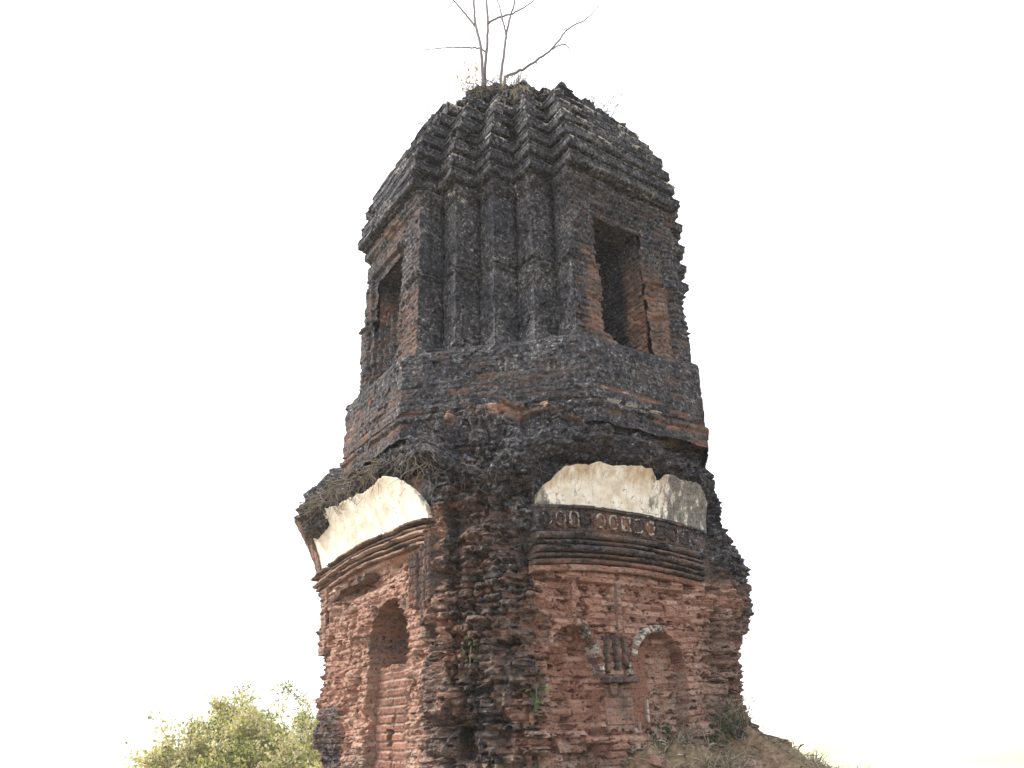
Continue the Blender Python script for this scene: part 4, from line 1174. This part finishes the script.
# small green plants rooted in the masonry
def sprig(label, pts, nleaf, size, seed, spread, tone, mat=None):
    t = empty('small_plant', pts[0], label, 'plant', 'green plants rooted in the tower')
    mb = MB(); p = smooth_path(pts, 8); mb.tube(p, 0.005, 0.002, 5); mb.build('stem', M_VINE, t)
    g = np.random.default_rng(seed)
    C = p[g.integers(1, len(p), nleaf)] + g.normal(size=(nleaf, 3)) * spread
    lf = MB(); lf.leaves(C, size, seed, np.clip(tone + 0.25 * g.normal(size=nleaf), 0, 1), -0.1, 0.6); lf.build('leaves', mat or M_FRESH, t)
o_ = np.array([0.05, -0.12, 0])
sprig('small pale green hanging plant under the black drum, above the near corner', [tw(1.00, 1.52, 2.13) + o_ * .2, tw(1.05, 1.58, 2.02) + o_ * .5, tw(1.09, 1.62, 1.90) + o_ * .5], 40, 0.045, 51, 0.018, 0.95)
sprig('leafy green plant at the left edge of the left blind arch', [tw(1.52, 1.17, 0.02) , tw(1.64, 1.20, 0.13), tw(1.63, 1.19, 0.27)], 70, 0.04, 52, 0.028, 0.6)
sprig('tiny green plant halfway up the near corner', [tw(1.27, 1.44, 0.36), tw(1.34, 1.50, 0.42), tw(1.34, 1.49, 0.53)], 22, 0.035, 53, 0.03, 0.2)
sprig('low dark green weed at the foot of the right blind arch', [tw(1.62, 0.25, -0.22), tw(1.68, 0.22, -0.12), tw(1.68, 0.2, 0.02)], 80, 0.04, 54, 0.045, 0.05)
sprig('low dark green weed by the foot of the far right corner', [tw(1.66, -0.28, -0.2), tw(1.75, -0.3, -0.08), tw(1.74, -0.34, 0.05)], 80, 0.04, 55, 0.05, 0.05)

# ------------------------------------------------------------------ rubble on the mound
def loose_brick(label, x, y, size, rot, seed, soot_shade, tone, dust=0.5):
    z = float(ground_z(np.array([x]), np.array([y]))[0])
    n = 12; u = np.linspace(-1, 1, n); V, F, PT, base = [], [], [], 0
    Rm = np.array(Matrix.Rotation(rot[2], 3, 'Z') @ Matrix.Rotation(rot[0], 3, 'X') @ Matrix.Rotation(rot[1], 3, 'Y'))
    for ax in range(3):
        for s in (-1, 1):
            A, B = np.meshgrid(u, u); q = [None] * 3
            q[ax] = np.full_like(A, s); q[(ax + 1) % 3] = A; q[(ax + 2) % 3] = B
            q = np.stack(q, -1); q = q / (np.linalg.norm(np.abs(q) ** 6, axis=-1) ** (1 / 6))[..., None]
            p = q * np.array(size) * 0.5
            p = p * (1 + 0.12 * fbm(p[..., 0] + seed, p[..., 1], p[..., 2], 11, 3, seed))[..., None]
            n2 = fbm(p[..., 0], p[..., 1], p[..., 2] + seed, 14, 3, seed + 2)
            V.append(p.reshape(-1, 3) @ Rm.T + np.array([x, y, z + size[2] * 0.32])); F.append(grid_faces(n, n, flip=s < 0) + base); base += n * n
            PT.append(np.stack([soot_shade + 0.25 * n2, 0.05 + 0.1 * n2, tone + 0 * n2, dust + 0 * n2], -1).reshape(-1, 4))
    return tag(mesh_obj('loose_brick', np.concatenate(V), np.concatenate(F), M_BRICK, None, np.concatenate(PT)), label, 'brick', 'bricks fallen around the tower')
loose_brick('dark fallen brick lump sitting highest on the rubble right of the tower', 2.02, 0.25, (0.15, 0.12, 0.09), (0.2, 0.1, 0.5), 61, 0.75, 0.3)
loose_brick('squared brown brick half buried at the right slope of the mound', 1.86, -0.62, (0.17, 0.13, 0.10), (0.1, 0.2, 0.9), 62, 0.3, 0.4)
loose_brick('reddish fallen brick under the left blind arch', 0.36, -1.86, (0.21, 0.12, 0.075), (0.1, 0.15, 0.5), 63, 0.1, 0.4)
loose_brick('pale rounded brick lump below the pillar of the carved wall', 0.62, -2.02, (0.24, 0.14, 0.09), (0.0, 0.1, 0.2), 64, 0.05, 0.9, 0.9)
loose_brick('small red brick bat in the debris under the bracket pillar', 0.72, -1.85, (0.11, 0.09, 0.06), (0.3, 0.2, 1.2), 65, 0.05, 0.3)
loose_brick('small grey brick bat among weeds by the far right corner', 1.42, -1.12, (0.12, 0.09, 0.06), (0.3, 0.5, 0.2), 66, 0.5, 0.5)

loose_brick('long brown brick lying flat on the mound near the right picture edge', 2.12, -0.35, (0.20, 0.11, 0.07), (0.05, 0.1, 1.3), 67, 0.2, 0.5)
loose_brick('broken pale brick on the near slope of the rubble mound', 1.35, -1.62, (0.13, 0.10, 0.07), (0.2, 0.1, 2.1), 68, 0.0, 0.8, 0.8)
loose_brick('dark weathered brick end at the foot of the right blind arch', 1.05, -1.45, (0.12, 0.10, 0.065), (0.3, 0.1, 0.3), 69, 0.5, 0.3)

# dry grass and litter over the mound: nobody could count it
def litter():
    g = np.random.default_rng(71); mb = MB()
    n = 4400
    cx = np.concatenate([g.normal(1.35, 0.42, n // 2), g.normal(2.05, 0.42, n // 4), g.normal(0.8, 0.35, n // 4)])
    cy = np.concatenate([g.normal(-0.85, 0.42, n // 2), g.normal(0.1, 0.45, n // 4), g.normal(-1.65, 0.28, n // 4)])
    z = ground_z(cx, cy)
    L = 0.04 + 0.10 * g.random(n) ** 1.5
    d = g.normal(size=(n, 3)); d[:, 2] = np.abs(d[:, 2]) * 0.55 + 0.08; d /= np.linalg.norm(d, axis=1)[:, None]
    e = np.cross(d, g.normal(size=(n, 3))); e /= np.linalg.norm(e, axis=1)[:, None]
    wd = (0.0035 + 0.004 * g.random(n))[:, None]
    b = np.stack([cx, cy, z - 0.005], -1)
    mid = b + d * L[:, None] * 0.6 + e * wd
    mid2 = b + d * L[:, None] * 0.6 - e * wd
    tip = b + d * L[:, None] + np.array([0, 0, -0.3]) * L[:, None] * 0.5
    q = np.stack([b - e * wd * 0.5, mid2, tip, mid], 1)
    mb.add(q.reshape(-1, 3), np.arange(4 * n).reshape(n, 4), p=np.repeat(np.clip(0.45 + 0.3 * g.normal(size=n), 0, 1), 4))
    tag(mb.build('dry_grass', M_STRAW), 'dry grass and straw litter over the rubble mound at the foot of the tower', 'grass', kind='stuff')
litter()

# ------------------------------------------------------------------ bushes behind on the left
def bush(label, x, y, wd, hg, seed, tone, n=15000):
    z0 = float(ground_z(np.array([x]), np.array([y]))[0])
    t = empty('bush', (x, y, z0), label, 'bush', 'bushes behind the tower on the left')
    g = np.random.default_rng(seed)
    st = MB(); tips = []
    for k in range(26):
        a = g.random() * 6.283; r = wd * 0.5 * g.random() ** 0.6
        e = np.array([x + r * math.cos(a), y + r * math.sin(a), z0 + hg * (0.55 + 0.42 * g.random()) * math.sqrt(max(0.05, 1 - 0.6 * (r / (wd * 0.5)) ** 2))])
        b = np.array([x + 0.12 * g.normal(), y + 0.12 * g.normal(), z0 - 0.1])
        p = smooth_path([b, b + (e - b) * 0.5 + g.normal(size=3) * 0.12, e], 6, 0.01, k)
        st.tube(p, 0.022, 0.006, 5); tips.append(p[5:])
        for q in range(3):
            s = p[g.integers(5, len(p))]; e2 = s + g.normal(size=3) * np.array([0.28, 0.28, 0.22]) + np.array([0, 0, 0.12])
            st.tube(smooth_path([s, e2], 3), 0.008, 0.003, 4); tips.append(np.linspace(s, e2, 6))
    st.build('branches', M_BARK, t)
    C = np.concatenate(tips)
    cl = C[g.integers(0, len(C), 520)]                      # leaf clumps
    ci = g.integers(0, len(cl), n)
    P = cl[ci] + g.normal(size=(n, 3)) * np.array([0.085, 0.085, 0.07])
    tn = (0.66 + 0.32 * np.random.default_rng(seed + 1).normal(size=len(cl)))[ci]
    tn = np.clip(tone - 0.5 + tn + 0.10 * g.normal(size=n), 0, 1)
    lf = MB(); lf.leaves(P, 0.06, seed + 2, tn, 0.3, 0.6)
    lf.build('foliage', M_LEAF, t)
bush('pale yellow green bush close against the left wall of the tower', -4.3, 7.6, 3.2, 2.30, 81, 0.64)
bush('tall darker green bush peeping up right beside the left wall', -3.95, 9.2, 2.2, 2.8, 82, 0.32)
bush('straw coloured bush in the middle of the hedge', -5.3, 7.3, 2.8, 2.30, 83, 0.72)
bush('dark green low bush in front of the straw coloured one', -5.05, 6.2, 1.9, 1.85, 84, 0.34)
bush('greyish pale bush at the outer left of the hedge', -5.95, 7.2, 2.2, 2.3, 85, 0.76)
bush('low sparse bush at the far left end of the hedge', -6.15, 6.5, 1.5, 1.95, 86, 0.68, 7000)
bush('low yellow bush at the bottom front of the hedge', -4.2, 6.0, 2.0, 1.8, 87, 0.62)
bush('grey green bush standing behind the others on the left', -5.9, 9.2, 2.8, 2.45, 88, 0.5)

# weeds along the crest of the mound on the right
def gz(x, y): return float(ground_z(np.array([x]), np.array([y]))[0])
sprig('yellow green weed on the mound crest close to the right wall', [np.array([1.80, 0.30, gz(1.80, 0.30)]), np.array([1.83, 0.28, gz(1.8, 0.3) + 0.08]), np.array([1.85, 0.26, gz(1.8, 0.3) + 0.15])], 40, 0.045, 91, 0.03, 1.0)
sprig('yellow green weed on the mound crest beside the dark brick lump', [np.array([2.2, 0.45, gz(2.2, 0.45)]), np.array([2.22, 0.43, gz(2.2, 0.45) + 0.09]), np.array([2.26, 0.42, gz(2.2, 0.45) + 0.15])], 40, 0.045, 92, 0.035, 0.95)
def dry_shrub(label, x, y, r, h, n, seed):
    g = np.random.default_rng(seed); mb = MB(); z = gz(x, y)
    for k in range(n):
        a = g.random() * 6.283
        b = np.array([x + 0.05 * g.normal(), y + 0.05 * g.normal(), z - 0.02])
        e = b + np.array([math.cos(a) * r * g.random(), math.sin(a) * r * g.random(), h * (0.35 + 0.65 * g.random())])
        p = smooth_path([b, 0.5 * (b + e) + g.normal(size=3) * 0.03, e], 4, 0.004, k)
        mb.tube(p, 0.0045, 0.0015, 3, p=g.random())
        for q in range(3):
            c_ = p[g.integers(3, len(p))]
            mb.tube(smooth_path([c_, c_ + g.normal(size=3) * 0.05], 2), 0.0022, 0.001, 3, p=g.random())
    tag(mb.build('dry_shrub', M_STRAW), label, 'shrub', 'dry shrubs right of the tower')
dry_shrub('grey dry shrub on the mound behind the dark brick lump', 2.35, 0.35, 0.22, 0.24, 70, 93)
dry_shrub('low dry shrub at the far right end of the mound', 2.65, 0.15, 0.26, 0.20, 60, 94)
dry_shrub('dry brown weed stems at the foot of the right blind arch', 0.95, -1.38, 0.20, 0.22, 60, 95)
dry_shrub('tangled dry weed stems against the base of the far right corner', 1.42, -0.98, 0.26, 0.30, 80, 96)
dry_shrub('thin dry weeds in the middle of the rubble slope', 1.15, -1.75, 0.24, 0.16, 60, 97)
